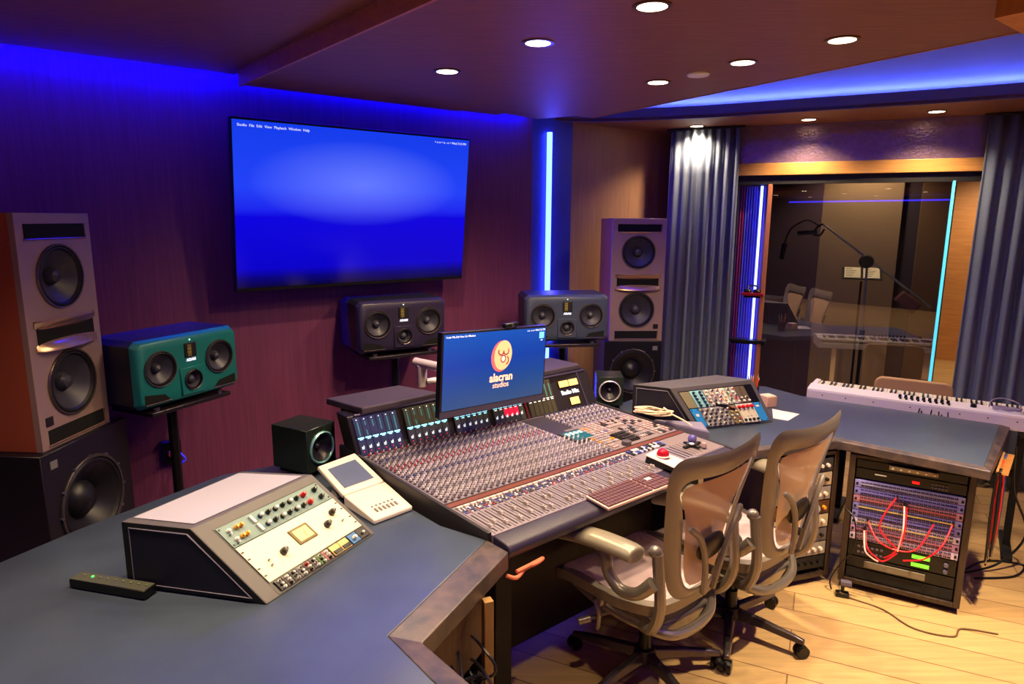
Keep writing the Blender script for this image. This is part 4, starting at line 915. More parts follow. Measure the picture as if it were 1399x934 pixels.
# ------------------------------------------------------------------ white folded remote controller between pod and console
rc = thing('remote_controller', (-.56, 2.33, .781), R(40), 'cream desktop remote with tilted screen between left pod and console', 'remote control')
P0 = [V3(-.483, 2.196, .80), V3(-.365, 2.318, .80), V3(-.500, 2.492, .825), V3(-.628, 2.350, .825)]       # lower keys plate
P1 = [P0[3], P0[2], V3(-.640, 2.595, .905), V3(-.748, 2.440, .905)]                                      # screen plate
iv = rc.matrix_basis.inverted()
def lc(p): return iv @ p
def plate(P, th, name, mt, par, z0=None):
    n_ = (P[1]-P[0]).cross(P[3]-P[0]).normalized(); b4 = [p-n_*th for p in P]
    if z0 is not None: b4 = [V3(p.x, p.y, z0) for p in P]
    mb = MB(); mb.hexa([lc(p) for p in b4], [lc(p) for p in P]); return mb.build(name, mt, par, smooth=0, bevel=.005)
rc.rotation_euler = (0, 0, R(40)); iv = (Matrix.Translation(rc.location) @ Matrix.Rotation(R(40), 4, 'Z')).inverted()
plate(P0, .02, 'key_plate', M_offw, rc, .782); sp1 = plate(P1, .018, 'screen_plate', M_offw, rc)
def sub(P, u0, u1, v0, v1, o):
    n_ = (P[1]-P[0]).cross(P[3]-P[0]).normalized(); return [P[0].lerp(P[1], u).lerp(P[3].lerp(P[2], u), v)+n_*o for u, v in ((u0, v0), (u1, v0), (u1, v1), (u0, v1))]
plate(sub(P1, .14, .86, .18, .82, .002), .002, 'screen', mat('remote_screen', (84, 92, 118), .15, emit=(90, 100, 140), es=.25), sp1)
for i in range(6):
    plate(sub(P0, .22+.10*i, .27+.10*i, .18, .30, .004), .004, 'slider', mat('slider_grey', (120, 108, 104), .5), rc)
    plate(sub(P0, .22+.10*i, .27+.10*i, .36, .40, .003), .003, 'key', M_kgrey, rc)
mb = MB(); mb.hexa([lc(V3(-.70, 2.45, .783)), lc(V3(-.62, 2.54, .783)), lc(V3(-.60, 2.50, .783)), lc(V3(-.67, 2.42, .783))], [lc(V3(-.71, 2.46, .875)), lc(V3(-.64, 2.55, .875)), lc(V3(-.61, 2.50, .85)), lc(V3(-.68, 2.42, .85))]); mb.build('rest', M_offw, rc)
# small black box on the left desk
sb = thing('desk_controller', (-1.155, 1.772, .781), R(-14), 'flat black box with tiny green lights at the left desk edge', 'controller')
mb = MB(); mb.box((0, 0, .015), (.262, .048, .026)); mb.build('case', M_black, sb, bevel=.003)
mb = MB(); mb.box((0, 0, .0285), (.256, .042, .001)); mb.build('top_plate', mat('grey_green_plate', (74, 76, 66), .5), sb, bevel=.0)
for i in range(9):
    mb = MB(); mb.box((-.10+.027*i, .004, .0305), (.006, .006, .003)); mb.build('button', mat('led_green', (90, 230, 110), .4, emit=(80, 230, 100), es=1.6) if i == 1 else mat('key_olive', (110, 120, 84), .5), sb)

# ------------------------------------------------------------------ small cube speakers
def cube_speaker(loc_, ang, w, h, d, label, ringcol, ring_es=0, tilt=0):
    r = thing('cube_speaker', loc_, ang, label, 'speaker')
    mb = MB(); mb.box((0, d/2, h/2+.02), (w, d, h)); cb = mb.build('cabinet', mat('dark_green_cabinet', (30, 38, 36), .22), r, bevel=.006); 
    cut(cb, [(0, h/2+.02, w*.36, .05)])
    mb = MB(); o = (0, -.001, h/2+.02); a = (0, -1, 0); rr = w*.42
    mb.lathe([(rr*.86, -.01), (rr, -.001), (rr, .004), (rr*.93, .009), (rr*.86, .003), (rr*.84, -.01)], o, a, 40); rg = mb.build('ring', ringcol, r)
    mb = MB(); mb.lathe([(rr*.86, -.002), (rr*.80, .003), (rr*.74, -.003), (rr*.45, -.022), (rr*.22, -.030), (rr*.20, -.022), (rr*.1, -.016), (0, -.014)], o, a, 32); mb.build('cone', mat('cone_plum', (34, 28, 42), .35), rg)
    mb = MB(); mb.box((0, d/2, .008), (w*.8, d*.8, .016)); mb.box((0, d*.2, .019), (w*.5, .04, .008)); mb.build('foot', M_blackm, r, bevel=.003)
    return r
cube_speaker((.555, 3.655, .79), R(-3), .150, .165, .16, 'small cube speaker with a pale ring on the desk behind the console', mat('pale_ring', (214, 206, 220), .25, .5))
cube_speaker((-.795, 2.665, .79), R(62), .165, .185, .20, 'small dark cube speaker with a teal-lit ring left of the meter bridge', mat('teal_ring', (140, 200, 204), .25, .5))  # teal is the ring's own colour
# low cabinet carrying the left cube speaker, with chrome handles
lc_ = thing('side_pedestal', (-.84, 2.80, 0), R(40), 'black pedestal behind the left desk carrying the dark cube speaker', 'pedestal')
mb = MB(); mb.box((0, 0, .365), (.40, .30, .73)); mb.build('body', M_blackm, lc_, bevel=.004)
for z in (.56, .70):
    mb = MB(); mb.tube(smooth_path([(-.20, -.10, z), (-.235, -.08, z+.01), (-.24, .02, z+.008), (-.20, .05, z)], 5), .008, 8); mb.build('handle', M_chrome, lc_)

# ------------------------------------------------------------------ desk clutter
bx = thing('cable_box', (.82, 3.24, .781), 0, 'flat grey-topped wedge box between the console and the right pod', 'box')
bp_ = [(.815, 3.235), (.965, 3.112), (.975, 3.268), (.80, 3.298), (.735, 3.312)]
mb = MB(); mb.prism([(x-.82, y-3.24) for x, y in bp_], 0, .052); mb.build('case', mat('box_violet_grey', (112, 104, 136), .4), bx, smooth=0, bevel=.004)
mb = MB(); mb.prism([((x-.85)*.94+.03, (y-3.235)*.9-.005) for x, y in bp_], .052, .055); mb.build('lid', mat('box_lid', (136, 128, 152), .4), bx, smooth=0)
pts = []
for k in range(90):
    a = k/90*2*math.pi*4.2; rr = .075+.012*math.sin(k*.7); pts.append((rr*1.15*math.cos(a), rr*.58*math.sin(a), .006+.006*(k/90*4.2)+.003*math.sin(k)))
pts += [(.10, -.02, .02), (.15, -.02, .0), (.20, -.03, -.022)]
cc = thing('cable_coil', (.725, 3.285, .868), R(-25), 'cream cable coiled beside the small right cube speaker', 'cable')
mb = MB(); mb.tube(smooth_path(pts, 2), .0042, 6); mb.build('cable', mat('cream_cable', (236, 214, 184), .5), cc)
pa = MB(); pa.prism([(1.50, 3.70), (1.615, 3.60), (1.50, 3.475), (1.435, 3.52)], .7805, .7825)
tag(pa.build('paper_sheet', mat('white_paper', (235, 228, 226), .8), smooth=0), 'white paper sheet on the desk at the right pod corner', 'paper')
pc = thing('pen_cup', (1.455, 3.90, .781), 0, 'dark cup of pens behind the right pod', 'pen cup')
mb = MB(); mb.lathe([(0, 0), (.034, 0), (.036, .085), (.032, .085), (.031, .005), (0, .005)], n=24); mb.build('cup', mat('cup_dark', (50, 40, 50), .4), pc)
for i, c in enumerate(((220, 100, 40), (230, 120, 50), (60, 160, 170), (200, 120, 70), (210, 70, 50))):
    a = i*1.3; p = thing('pencil', pc.location+V3(.008*math.cos(a), .008*math.sin(a), .006), 0, ('orange pencil leaning left in the pen cup', 'bright orange pencil upright in the pen cup', 'teal pen in the pen cup', 'tan pencil leaning right in the pen cup', 'red-orange pencil at the back of the pen cup')[i], 'pencil', 'pencils in the cup')
    e_ = V3(.026*math.cos(a), .026*math.sin(a), .135+.006*i); mb = MB(); mb.cone((0, 0, 0), e_*.88, .004, .004, 8); mb.build('barrel', mat('pencil_%d' % i, c, .4), p)
    mb = MB(); mb.cone(e_*.88, e_, .004, .0006, 8); mb.build('tip', mat('pencil_tip', (210, 180, 140), .5), p)
nb = thing('note_box', (1.50, 3.775, .781), R(20), 'small tan note box on the desk beside the pen cup', 'box')
mb = MB(); mb.box((0, 0, .03), (.07, .075, .06)); mb.build('box', mat('tan_card', (206, 160, 138), .6), nb, bevel=.002)
mb = MB(); mb.box((0, 0, .062), (.062, .066, .004)); mb.build('notes', M_cream, nb)
wb = thing('wall_connection_box', V3(-1.745, 3.262, .60), R(38.7), 'small wall box with blue and orange plugs under the teal-faced monitor', 'wall box')  # the monitor's teal is light painted into its baffle
mb = MB(); mb.box((0, .02, .06), (.09, .06, .12)); mb.build('box', M_black, wb, bevel=.004)
mb = MB(); mb.cone((-.01, -.01, .06), (-.01, -.03, .055), .012, .012, 12); mb.build('orange_plug', mat('plug_orange', (200, 80, 40), .4), wb)
mb = MB(); mb.tube(smooth_path([(.01, -.01, .085), (.03, -.06, .06), (.045, -.075, .03), (.02, -.07, .0), (.0, -.03, -.14)], 5), .006, 8); mb.build('blue_cable', mat('cable_blue', (80, 80, 210), .35), wb)

# ------------------------------------------------------------------ equipment racks under the right desk
M_rwood = wood('rack_wood', (44, 32, 26), (60, 44, 34), .45, (20, 20, 2))
def rack(FL, FR, h, d, label, cat='equipment rack'):
    a = V3(*FL, 0); b = V3(*FR, 0); w = (b-a).length; ang = math.atan2(b.y-a.y, b.x-a.x); r = thing('equipment_rack', (a.x, a.y, .035), ang, label, cat); h -= .035
    for x in (.014, w-.014):
        mb = MB(); mb.box((x, d/2, h/2), (.028, d, h)); mb.build('side_panel', M_rwood, r, bevel=.003)
    mb = MB(); mb.box((w/2, d/2, .012), (w-.056, d, .024)); mb.build('bottom_panel', M_rwood, r, bevel=.002)
    mb = MB(); mb.box((w/2, d/2, h-.009), (w-.056, d, .018)); mb.build('top_panel', M_rwood, r, bevel=.002)
    mb = MB(); mb.box((w/2, d-.008, h/2), (w-.056, .012, h-.05)); mb.build('back_panel', M_blackm, r)
    for x in (.05, w-.05):
        for y in (.06, d-.06):
            mb = MB(); mb.cone((x, y, -.016), (x, y, 0), .012, .012, 10); mb.cone((x-.012, y, -.019), (x+.012, y, -.019), .016, .016, 16); mb.build('caster', M_black, r)
    return r, w, h
rk, rw, rh = rack((1.682, 3.150), (2.135, 2.885), .715, .50, 'dark wood rack with patch panels under the right corner of the desk')
def unit(r, w, z0, z1, name, mt, y=.012, dep=.30, ins=.034):
    mb = MB(); mb.box((w/2, y+.002, (z0+z1)/2), (w-2*ins, .006, z1-z0-.003)); mb.box((w/2, y+dep/2, (z0+z1)/2), (w-2*ins-.02, dep, z1-z0-.006)); return mb.build(name, mt, r, smooth=0)
u_ = unit(rk, rw, .615, .655, 'power_unit', M_black)
mb = MB(); mb.box((rw*.52, -.012, .648), (.20, .03, .020)); st_ = mb.build('label_strip', mat('steel_strip', (150, 140, 120), .4, .5), rk, bevel=.001)
for k in range(6): mb = MB(); mb.cone((rw*.52-.085+.034*k, -.028, .648), (rw*.52-.085+.034*k, -.034, .648), .005, .005, 8); mb.build('lamp', M_cream, st_)
u_ = unit(rk, rw, .560, .612, 'tape_deck', M_black)
mb = MB(); mb.box((.14, .006, .592), (.05, .003, .006)); mb.build('deck_lettering', mat('white_ink', (220, 220, 220), .5), u_)
mb = MB(); mb.box((rw*.55, .006, .585), (.030, .004, .012)); mb.build('red_display', mat('red_display', (200, 20, 20), .4, emit=(230, 20, 20), es=1.6), u_)
for k in range(10): mb = MB(); mb.box((rw*.68+.014*(k % 5), .006, .575+.016*(k//5)), (.009, .004, .006)); mb.build('button', M_kn, u_)
pcols = [(120, 116, 180), (112, 108, 190), (150, 104, 130), (110, 106, 176), (112, 108, 180), (170, 160, 200), (160, 120, 160), (176, 160, 190)]
scol = [(150, 146, 190), (120, 110, 200), (170, 90, 100), (200, 180, 90), (110, 100, 190), (190, 170, 110), (170, 100, 110), (160, 110, 130)]
for k in range(8):
    z1 = .553-.0395*k; z0 = z1-.0385; ins = .034
    pnl = unit(rk, rw, z0, z1, 'patch_panel', mat('patch_%d' % k, tuple(min(255, int(v*1.2)) for v in pcols[k]), .45), y=.004, dep=.12, ins=ins)
    mb = MB(); mb.box((rw/2, -.0005, (z0+z1)/2), (rw-.12, .002, .005)); mb.build('label_stripe', mat('stripe_%d' % k, scol[k], .5), pnl)
    mb = MB()
    for row in (.009, -.011):
        for i in range(24):
            for dx in (-.0036, .0036): mb.box((.06+(rw-.12)*(i+.5)/24+dx, -.0006, (z0+z1)/2+row), (.0052, .003, .0056))
    mb.build('jack_row', M_hole, pnl, smooth=0)['kind'] = 'stuff'
    for x in (.044, rw-.044):
        mb = MB(); mb.box((x, -.001, (z0+z1)/2), (.010, .004, .012)); mb.build('ear_slot', M_hole, pnl)
u_ = unit(rk, rw, .150, .232, 'effects_unit', M_black)
for z in (.213, .172): mb = MB(); mb.box((rw*.66, .006, z), (.075, .004, .018)); mb.build('green_display', mat('lime_display', (120, 230, 60), .3, emit=(110, 225, 50), es=.9), u_)
for k in range(12): mb = MB(); mb.box((.08+.02*(k % 6), .006, .175+.03*(k//6)), (.012, .004, .010)); mb.build('button', M_kn, u_)
for z in (.205, .172): mb = MB(); mb.cone((rw-.075, .008, z), (rw-.075, -.006, z), .010, .009, 14); mb.build('dial', M_kn, u_)
u_ = unit(rk, rw, .088, .146, 'drawer_unit', M_black); mb = MB(); mb.box((rw*.46, .004, .116), (rw*.50, .008, .034)); mb.build('grey_front', mat('drawer_grey', (120, 112, 96), .45), u_, bevel=.002)
u_ = unit(rk, rw, .028, .084, 'power_conditioner', M_blackm)
# patch cords plugged into the panels
RM = Matrix.Translation(rk.location) @ Matrix.Rotation(rk.rotation_euler.z, 4, 'Z')
def rp_(X, Y, out): return V3((X-215)/(960-215)*.455+.033, -out, .565-(Y-350)*(.36/550))
M_cord = mat('red_patch_cord_glow', (232, 24, 44), .35, emit=(255, 20, 40), es=.12); M_cordw = mat('pale_patch_cord', (255, 190, 180), .35)  # slight emission brightens the red cords, which are no lamps
cords = [([(520, 440), (440, 590), (430, 700), (530, 800), (560, 830)], 'red patch cord from the upper row, left arc'), ([(590, 490), (596, 640), (578, 770), (530, 860), (475, 905)], 'red patch cord hanging straight down the middle of the patch panels'),
         ([(335, 665), (420, 770), (560, 815), (690, 770), (782, 600)], 'red patch cord in a wide U from left row to right row'), ([(325, 735), (350, 830), (410, 890), (475, 915), (560, 830)], 'red patch cord low at the left, ending by the bottom rows'),
         ([(905, 560), (840, 700), (740, 820), (605, 868)], 'red patch cord curving from the far right jack'), ([(318, 740), (340, 840), (390, 890), (440, 910)], 'pale pink patch cord at the lower left of the patch panels'), ([(575, 490), (580, 600), (572, 700), (560, 790)], 'pale pink patch cord beside the straight middle one')]
for i, (P, lb) in enumerate(cords):
    n = len(P); pts = [rp_(x, y, .015 if k == 0 else .05+.012*i) for k, (x, y) in enumerate(P)]
    if i in (2,): pts[-1].y = -.012
    c0 = thing('patch_cord', RM @ pts[0], rk.rotation_euler.z, lb, 'patch cable', 'patch cords on the rack'); lp = [p-pts[0] for p in pts]
    mb = MB(); mb.tube(smooth_path(lp, 7), .0036, 8); mb.build('cord', M_cordw if i > 4 else M_cord, c0)
    mb = MB(); mb.cone((0, .012, 0), (0, -.012, 0), .005, .0045, 10); mb.build('plug', M_black, c0)
mb = MB(); mb.tube(smooth_path([RM @ V3(-.0, -.02, .40), RM @ V3(.05, -.05, .36), RM @ V3(.06, -.06, .22), RM @ V3(.0, -.06, .10), RM @ V3(-.03, -.06, .02), RM @ V3(-.02, -.07, -.025)], 7), .0035, 8)
tag(mb.build('cable', M_black), 'thin black cable hanging down the left side of the patch panels', 'cable')
# cords hanging on the rack's right side from a wooden comb
sd = V3(.505, .863, 0); so = V3(.863, -.505, 0)
hk = V3(2.135, 2.885, 0)
hang = [((20, 20, 24), 'black', .05), ((26, 24, 30), 'black', .075), ((20, 20, 24), 'black', .10), ((150, 40, 30), 'rust red', .13), ((226, 24, 24), 'bright red', .155), ((232, 30, 26), 'bright red', .18), ((214, 20, 24), 'bright red', .205), ((226, 60, 30), 'orange red', .23), ((20, 110, 96), 'green', .255), ((24, 60, 150), 'blue', .28), ((20, 40, 160), 'blue', .305), ((20, 90, 110), 'teal', .33)]
ords = ['nearest the rack front', 'second from the rack front', 'third from the rack front', 'beside the black ones', 'first of the bright reds', 'in the middle of the bright reds', 'last of the bright reds', 'before the green one', 'beside the blue ones', 'next to the green one', 'deepest of the two blues', 'farthest from the rack front']
for i, ((c, cn, dd), od) in enumerate(zip(hang, ords)):
    p = V3(2.205, 2.86, .705)+V3(.648, .762, 0)*dd*1.15; L_ = .36+.05*((i*7) % 5)/5
    r = thing('hanging_cord', p, 0, '%s patch cord hanging on the rack side, %s' % (cn, od), 'patch cable', 'cords hanging on the rack side')
    mb = MB(); mb.tube(smooth_path([V3(0, 0, -L_)+so*.012, V3(0, 0, -.2)+so*.014, V3(0, 0, -.01)+so*.008, V3(0, 0, 0.008), V3(0, 0, -.01)-so*.008, V3(0, 0, -.2)-so*.010, V3(0, 0, -L_*1.08)-so*.004], 5), .0048, 8); mb.build('cord', mat('cord_%d_%d_%d' % c, c, .4), r)
    for q, l in ((so*.012, L_), (-so*.004, L_*1.08)):
        mb = MB(); mb.cone(V3(0, 0, -l)+q, V3(0, 0, -l-.045)+q, .0055, .004, 8); mb.build('plug', M_chrome if i % 2 else M_black, r)
cb_ = thing('cord_hanger', V3(2.345, 3.035, .712), R(49.6), 'tan wooden comb under the desk edge holding hanging cords', 'hanger')
mb = MB(); mb.box((0, 0, .0), (.34, .010, .020)); mb.build('rail', mat('comb_wood', (186, 130, 70), .5), cb_, bevel=.002)
for k in range(13): mb = MB(); mb.box((-.16+.0267*k, -.022, .0), (.005, .04, .012)); mb.build('tooth', MATS['comb_wood'], cb_)
# second rack
rk2, rw2, rh2 = rack((1.22, 3.05), (1.655, 3.195), .715, .48, 'dark wood rack of light faced units beneath the desk behind the far chair')
for k, (c, nm) in enumerate((((60, 58, 62), 'amplifier_unit'), ((190, 176, 150), 'cream_unit'), ((150, 144, 140), 'silver_unit'), ((96, 64, 40), 'orange_knob_unit'), ((190, 176, 150), 'cream_unit'), ((100, 96, 100), 'grey_unit'), ((150, 144, 140), 'silver_unit'), ((30, 30, 34), 'black_unit'))):
    z1 = .645-.075*k; u_ = unit(rk2, rw2, z1-.07, z1, nm, mat('unit_%d_%d_%d' % c, c, .4, .2), y=.006)
    for j in range(9):
        mb = MB(); x = .07+(rw2-.14)*j/8; mb.cone((x, .006, z1-.035), (x, -.010, z1-.035), .010, .009, 12); mb.build('knob', (M_kgold if k == 3 else M_kb if k % 2 else M_kw), u_)
# ------------------------------------------------------------------ stage keyboard, stand, chair
KBo = V3(1.85, 4.05, 0); KBa = math.atan2(-.557, .83); KL = 1.32
kbd = thing('stage_keyboard', KBo+V3(0, 0, .735), KBa, 'long white stage keyboard behind the right desk, keys facing the window', 'keyboard')
M_kbw = mat('keyboard_white', (226, 218, 232), .4); M_kbl = mat('keyboard_lavender', (196, 184, 216), .45)
mb = MB(); mb.add([(0, 0, 0), (KL, 0, 0), (KL, .29, 0), (0, .29, 0), (0, 0, .085), (KL, 0, .085), (KL, .125, .094), (0, .125, .094), (KL, .13, .055), (0, .13, .055), (KL, .29, .048), (0, .29, .048)],
       [(0, 3, 2, 1), (0, 1, 5, 4), (4, 5, 6, 7), (7, 6, 8, 9), (9, 8, 10, 11), (3, 11, 10, 2), (0, 4, 7, 9), (0, 9, 11, 3), (1, 8, 6, 5), (1, 2, 10, 8)])
mb.build('body', M_kbw, kbd, smooth=0, bevel=.004)
for x in (.018, KL-.018): mb = MB(); mb.box((x, .21, .052), (.034, .16, .075)); mb.build('end_block', M_kbw, kbd, bevel=.008)
mb = MB(); mb.box((KL/2, -.001, .040), (KL-.01, .003, .066)); mb.build('rear_panel', M_kbl, kbd, bevel=.001)
w_ = (KL-.075)/52
mb = MB(); mb.box((0, 0, 0), (w_-.0012, .145, .018)); wk = mb.build('white_key', mat('key_ivory', (244, 236, 226), .25), kbd, smooth=0, bevel=.0015)
mb = MB(); mb.hexa([(-.0055, -.047, 0), (.0055, -.047, 0), (.0055, .047, 0), (-.0055, .047, 0)], [(-.0045, -.045, .014), (.0045, -.045, .014), (.0045, .036, .014), (-.0045, .036, .014)]); bk_ = mb.build('black_key', M_black, kbd, smooth=0)
first = True
for i in range(52):
    p = (.0375+w_*(i+.5), .21, .072)
    if i == 0: wk.location = p
    else: mesh_copy(wk, p, 0, kbd)
    if (i % 7) in (0, 2, 3, 5, 6) and i < 51:
        p = (.0375+w_*(i+1), .185, .081)
        if first: bk_.location = p; first = False
        else: mesh_copy(bk_, p, 0, kbd)
for k in range(9): mb = MB(); x = .50+.030*k; mb.cone((x, .055, .088), (x, .055, .108), .009, .008, 14); mb.build('knob', M_black, kbd)
for k in range(9): mb = MB(); x = .505+.030*k; mb.box((x, .028, .092), (.012, .010, .010)); mb.build('slider', M_black, kbd)
mb = MB(); mb.cone((.86, .06, .088), (.86, .06, .106), .016, .014, 16); mb.build('data_wheel', M_black, kbd)
for k in range(6): mb = MB(); mb.box((1.10+.038*k, .06, .0915), (.030, .052, .006)); mb.build('pad_button', mat('pad_grey', (110, 116, 112), .5), kbd, bevel=.001)
for k, x in enumerate((.09, .22, .37, .56, .80, .93, 1.06, 1.2)): mb = MB(); mb.cone((x, .0, .052), (x, -.004, .052), .004, .004, 8); mb.build('rear_socket', M_black, kbd)
mb = MB()
for sgx, (x, a, b) in enumerate(((.60, .5, 1), (.617, -.2, .6), (.66, .35, 1), (.675, .6, .25), (.70, -.1, .9), (.712, .2, .4), (.745, -.3, 1))):
    mb.hexa([(x, -.0045, .022), (x+.006, -.0045, .022), (x+.006, -.002, .022), (x, -.002, .022)], [(x+a*.012, -.0045, .022+.032*b), (x+.006+a*.012, -.0045, .022+.032*b), (x+.006+a*.012, -.002, .022+.032*b), (x+a*.012, -.002, .022+.032*b)])
mb.build('rear_lettering', M_black, kbd, smooth=0)
ks = thing('keyboard_stand', KBo, KBa, 'black stand under the white stage keyboard', 'stand')
for x in (.22, 1.1):
    mb = MB(); mb.box((x, .15, .712), (.04, .30, .025)); mb.build('support_bar', M_blackm, ks, bevel=.003)
    mb = MB(); mb.box((x, .15, .36), (.035, .045, .70)); mb.build('upright', M_blackm, ks, bevel=.003)
    mb = MB(); mb.box((x, .15, .015), (.05, .40, .030)); mb.build('foot_bar', M_blackm, ks, bevel=.003)
mb = MB(); mb.box((.66, .15, .45), (.86, .02, .05)); mb.build('cross_bar', M_blackm, ks)
pts = []
for k in range(60): a = k/60*2*math.pi*3.1; pts.append((.062*math.cos(a)*(1+.08*math.sin(k)), .030*math.sin(a), .006+.004*a/6+.002*math.sin(k*2)))
pts += [(.05, .0, .05), (-.02, .03, .062), (-.07, .0, .05), (-.08, -.01, .012)]
cc = thing('clear_cable', (KBo+Matrix.Rotation(KBa, 3, 'Z') @ V3(1.01, .06, 0))+V3(0, 0, .826), KBa, 'thin grey cable loop lying on the white stage keyboard', 'cable')
mb = MB(); mb.tube(smooth_path(pts, 3), .0032, 6); mb.build('cable', mat('grey_cable', (150, 140, 170), .35), cc)
mb = MB(); mb.cone((.075, -.02, .01), (.11, -.035, .01), .007, .006, 10); mb.build('plug', mat('brass_plug', (190, 150, 90), .3, .7), cc)
ch = thing('player_chair', (2.70, 4.36, 0), R(-31), 'tan padded chair behind the white stage keyboard', 'chair')
M_tan = mat('tan_upholstery', (176, 140, 104), .85, bump=.3, bscale=250)
def rrect(w, h, r, n=6): return [(sx*(w/2-r)+r*math.cos(a0+k*math.pi/2/n), sy*(h/2-r)+r*math.sin(a0+k*math.pi/2/n)) for sx, sy, a0 in ((1, 1, 0), (-1, 1, math.pi/2), (-1, -1, math.pi), (1, -1, 1.5*math.pi)) for k in range(n+1)]
P = rrect(.44, .40, .05); mb = MB(); n = len(P); mb.add([(x, -.22, .64+z) for x, z in P]+[(x, -.17, .64+z) for x, z in P], [tuple(range(n)), tuple(range(n, 2*n))[::-1]]+[(i, (i+1) % n, n+(i+1) % n, n+i) for i in range(n)]); mb.build('backrest', M_tan, ch, bevel=.010, seg=3)
mb = MB(); mb.prism(rrect(.44, .42, .05), .40, .46); mb.build('seat', M_tan, ch, bevel=.012)
for x in (-.19, .19):
    for y in (-.18, .18):
        mb = MB(); mb.cone((x, y, 0), (x*.95, y*.95, .41), .012, .014, 10); mb.build('leg', M_blackm, ch)
    mb = MB(); mb.tube([(x*.9, -.185, .40), (x*.9, -.195, .60)], .012, 8); mb.build('back_post', M_blackm, ch)

# ------------------------------------------------------------------ live room: boom microphone, sheet music stand, shelves
bm_ = thing('boom_microphone_stand', G(1.476, .45), 0, 'black boom microphone stand behind the studio glass, pointing up left', 'microphone stand')
def GL(t, z, d=.45): return G(t, d, z)-bm_.location
mb = MB(); mb.cone(GL(1.476, .06), GL(1.476, .95), .014, .014, 12); mb.build('lower_tube', M_black, bm_)
mb = MB(); mb.cone(GL(1.476, .95), GL(1.462, 1.50), .009, .009, 12); mb.build('upper_tube', M_steel, bm_)
mb = MB(); mb.cone(GL(1.476, .90), GL(1.475, .98), .024, .020, 12); mb.build('clutch', M_black, bm_)
for k in range(3):
    a = 2*math.pi*k/3+.4; mb = MB(); mb.tube([GL(1.476, .30), GL(1.476, .03)+V3(.32*math.cos(a), .32*math.sin(a), 0)], .010, 8); mb.build('leg', M_black, bm_)
mb = MB(); mb.cone(GL(1.118, 1.82, .45), GL(1.93, 1.19, .45), .008, .010, 12); mb.build('boom_arm', M_steel, bm_)
mb = MB(); mb.lathe([(0, -.03), (.045, -.03), (.055, 0), (.045, .03), (0, .03)], GL(1.455, 1.53), (.42, .9, 0), n=20); mb.build('swivel_head', M_blackm, bm_)
mb = MB(); o = MB(); c = GL(1.79, 1.25); d_ = (GL(1.93, 1.19)-GL(1.118, 1.82)).normalized(); mb.M = frame(c, d_, GD); mb.box((0, 0, -.035), (.17, .09, .10)); mb.build('counterweight_bag', mat('maroon_bag', (66, 26, 34), .7), bm_, bevel=.012)
mb = MB(); mb.tube(smooth_path([GL(1.118, 1.82), GL(1.08, 1.80), GL(1.05, 1.74), GL(1.10, 1.73), GL(1.13, 1.78)], 5), .008, 8); mb.build('mount_bracket', M_black, bm_)
mb = MB(); mb.cone(GL(.93, 1.745), GL(1.08, 1.755), .018, .018, 12); mb.build('shock_mount', M_black, bm_)
mb = MB(); mb.tube(smooth_path([GL(1.10, 1.80), GL(1.0, 1.85), GL(.90, 1.80), GL(.86, 1.74), GL(.84, 1.66)], 6), .006, 8); mb.build('microphone_cable', M_black, bm_)
mb = MB(); mb.cone(GL(.842, 1.66), GL(.825, 1.53), .022, .020, 16); mb.build('microphone', M_black, bm_)
mu = thing('music_stand', G(1.44, .62), 0, 'music stand with printed sheets behind the glass, below the boom arm', 'music stand')
def GM(t, z, d=.62): return G(t, d, z)-mu.location
mb = MB(); mb.cone(GM(1.44, .02), GM(1.44, 1.36), .009, .009, 10); mb.build('pole', M_black, mu)
mb = MB(); mb.hexa([GM(1.29, 1.375, .56), GM(1.59, 1.375, .56), GM(1.59, 1.46, .72), GM(1.29, 1.46, .72)], [GM(1.29, 1.381, .56), GM(1.59, 1.381, .56), GM(1.59, 1.466, .72), GM(1.29, 1.466, .72)]); mb.build('tray', M_black, mu, smooth=0)
for k in range(3): a = 2*math.pi*k/3; mb = MB(); mb.tube([GM(1.44, .22), GM(1.44, .02)+V3(.24*math.cos(a), .24*math.sin(a), 0)], .007, 8); mb.build('leg', M_black, mu)
for k, (t0, t1) in enumerate(((1.31, 1.43), (1.45, 1.57))):
    P4 = [G(t0, .57, 1.390), G(t1, .57, 1.390), G(t1, .71, 1.465), G(t0, .71, 1.465)]; pp = thing('music_sheet', P4[0], 0, ('left white music sheet on the tray of the music stand', 'right white music sheet on the tray of the music stand')[k], 'paper')
    mb = MB(); mb.hexa([p-P4[0] for p in P4], [p-P4[0]+V3(0, 0, .001) for p in P4]); mb.build('paper', mat('sheet_paper', (236, 228, 196), .8), pp, smooth=0)
    mb = MB()
    for j in range(5): a = P4[0].lerp(P4[3], .15+.17*j)-P4[0]; b = P4[1].lerp(P4[2], .15+.17*j)-P4[0]; mb.tube([a.lerp(b, .1)+V3(0, 0, .0018), a.lerp(b, .5+.08*(j % 4))+V3(0, 0, .0018)], .0022, 4)
    mb.build('print', M_kb, pp)
def shelf(t0, t1, z, mt, label, name='wall_shelf'):
    c = G((t0+t1)/2, .02, z); r = thing(name, c, math.atan2(RE.y, RE.x), label, 'shelf'); mb = MB(); mb.box((0, -.035, 0), (t1-t0, .09, .022)); mb.build('board', mt, r, bevel=.002)
    mb = MB(); mb.box((0, .006, -.02), (t1-t0-.03, .012, .03)); mb.build('bracket', M_blackm, r); return r
shelf(.575, .74, 1.275, mat('red_shelf', (150, 16, 40), .4), 'small red shelf holding headphones in front of the fluted screen')
shelf(.50, .78, .90, M_black, 'black shelf in front of the fluted screen, lower of the two')
hp = thing('headphones', G(.655, -.02, 1.287), math.atan2(RE.y, RE.x), 'black headphones lying on the small red shelf', 'headphones')
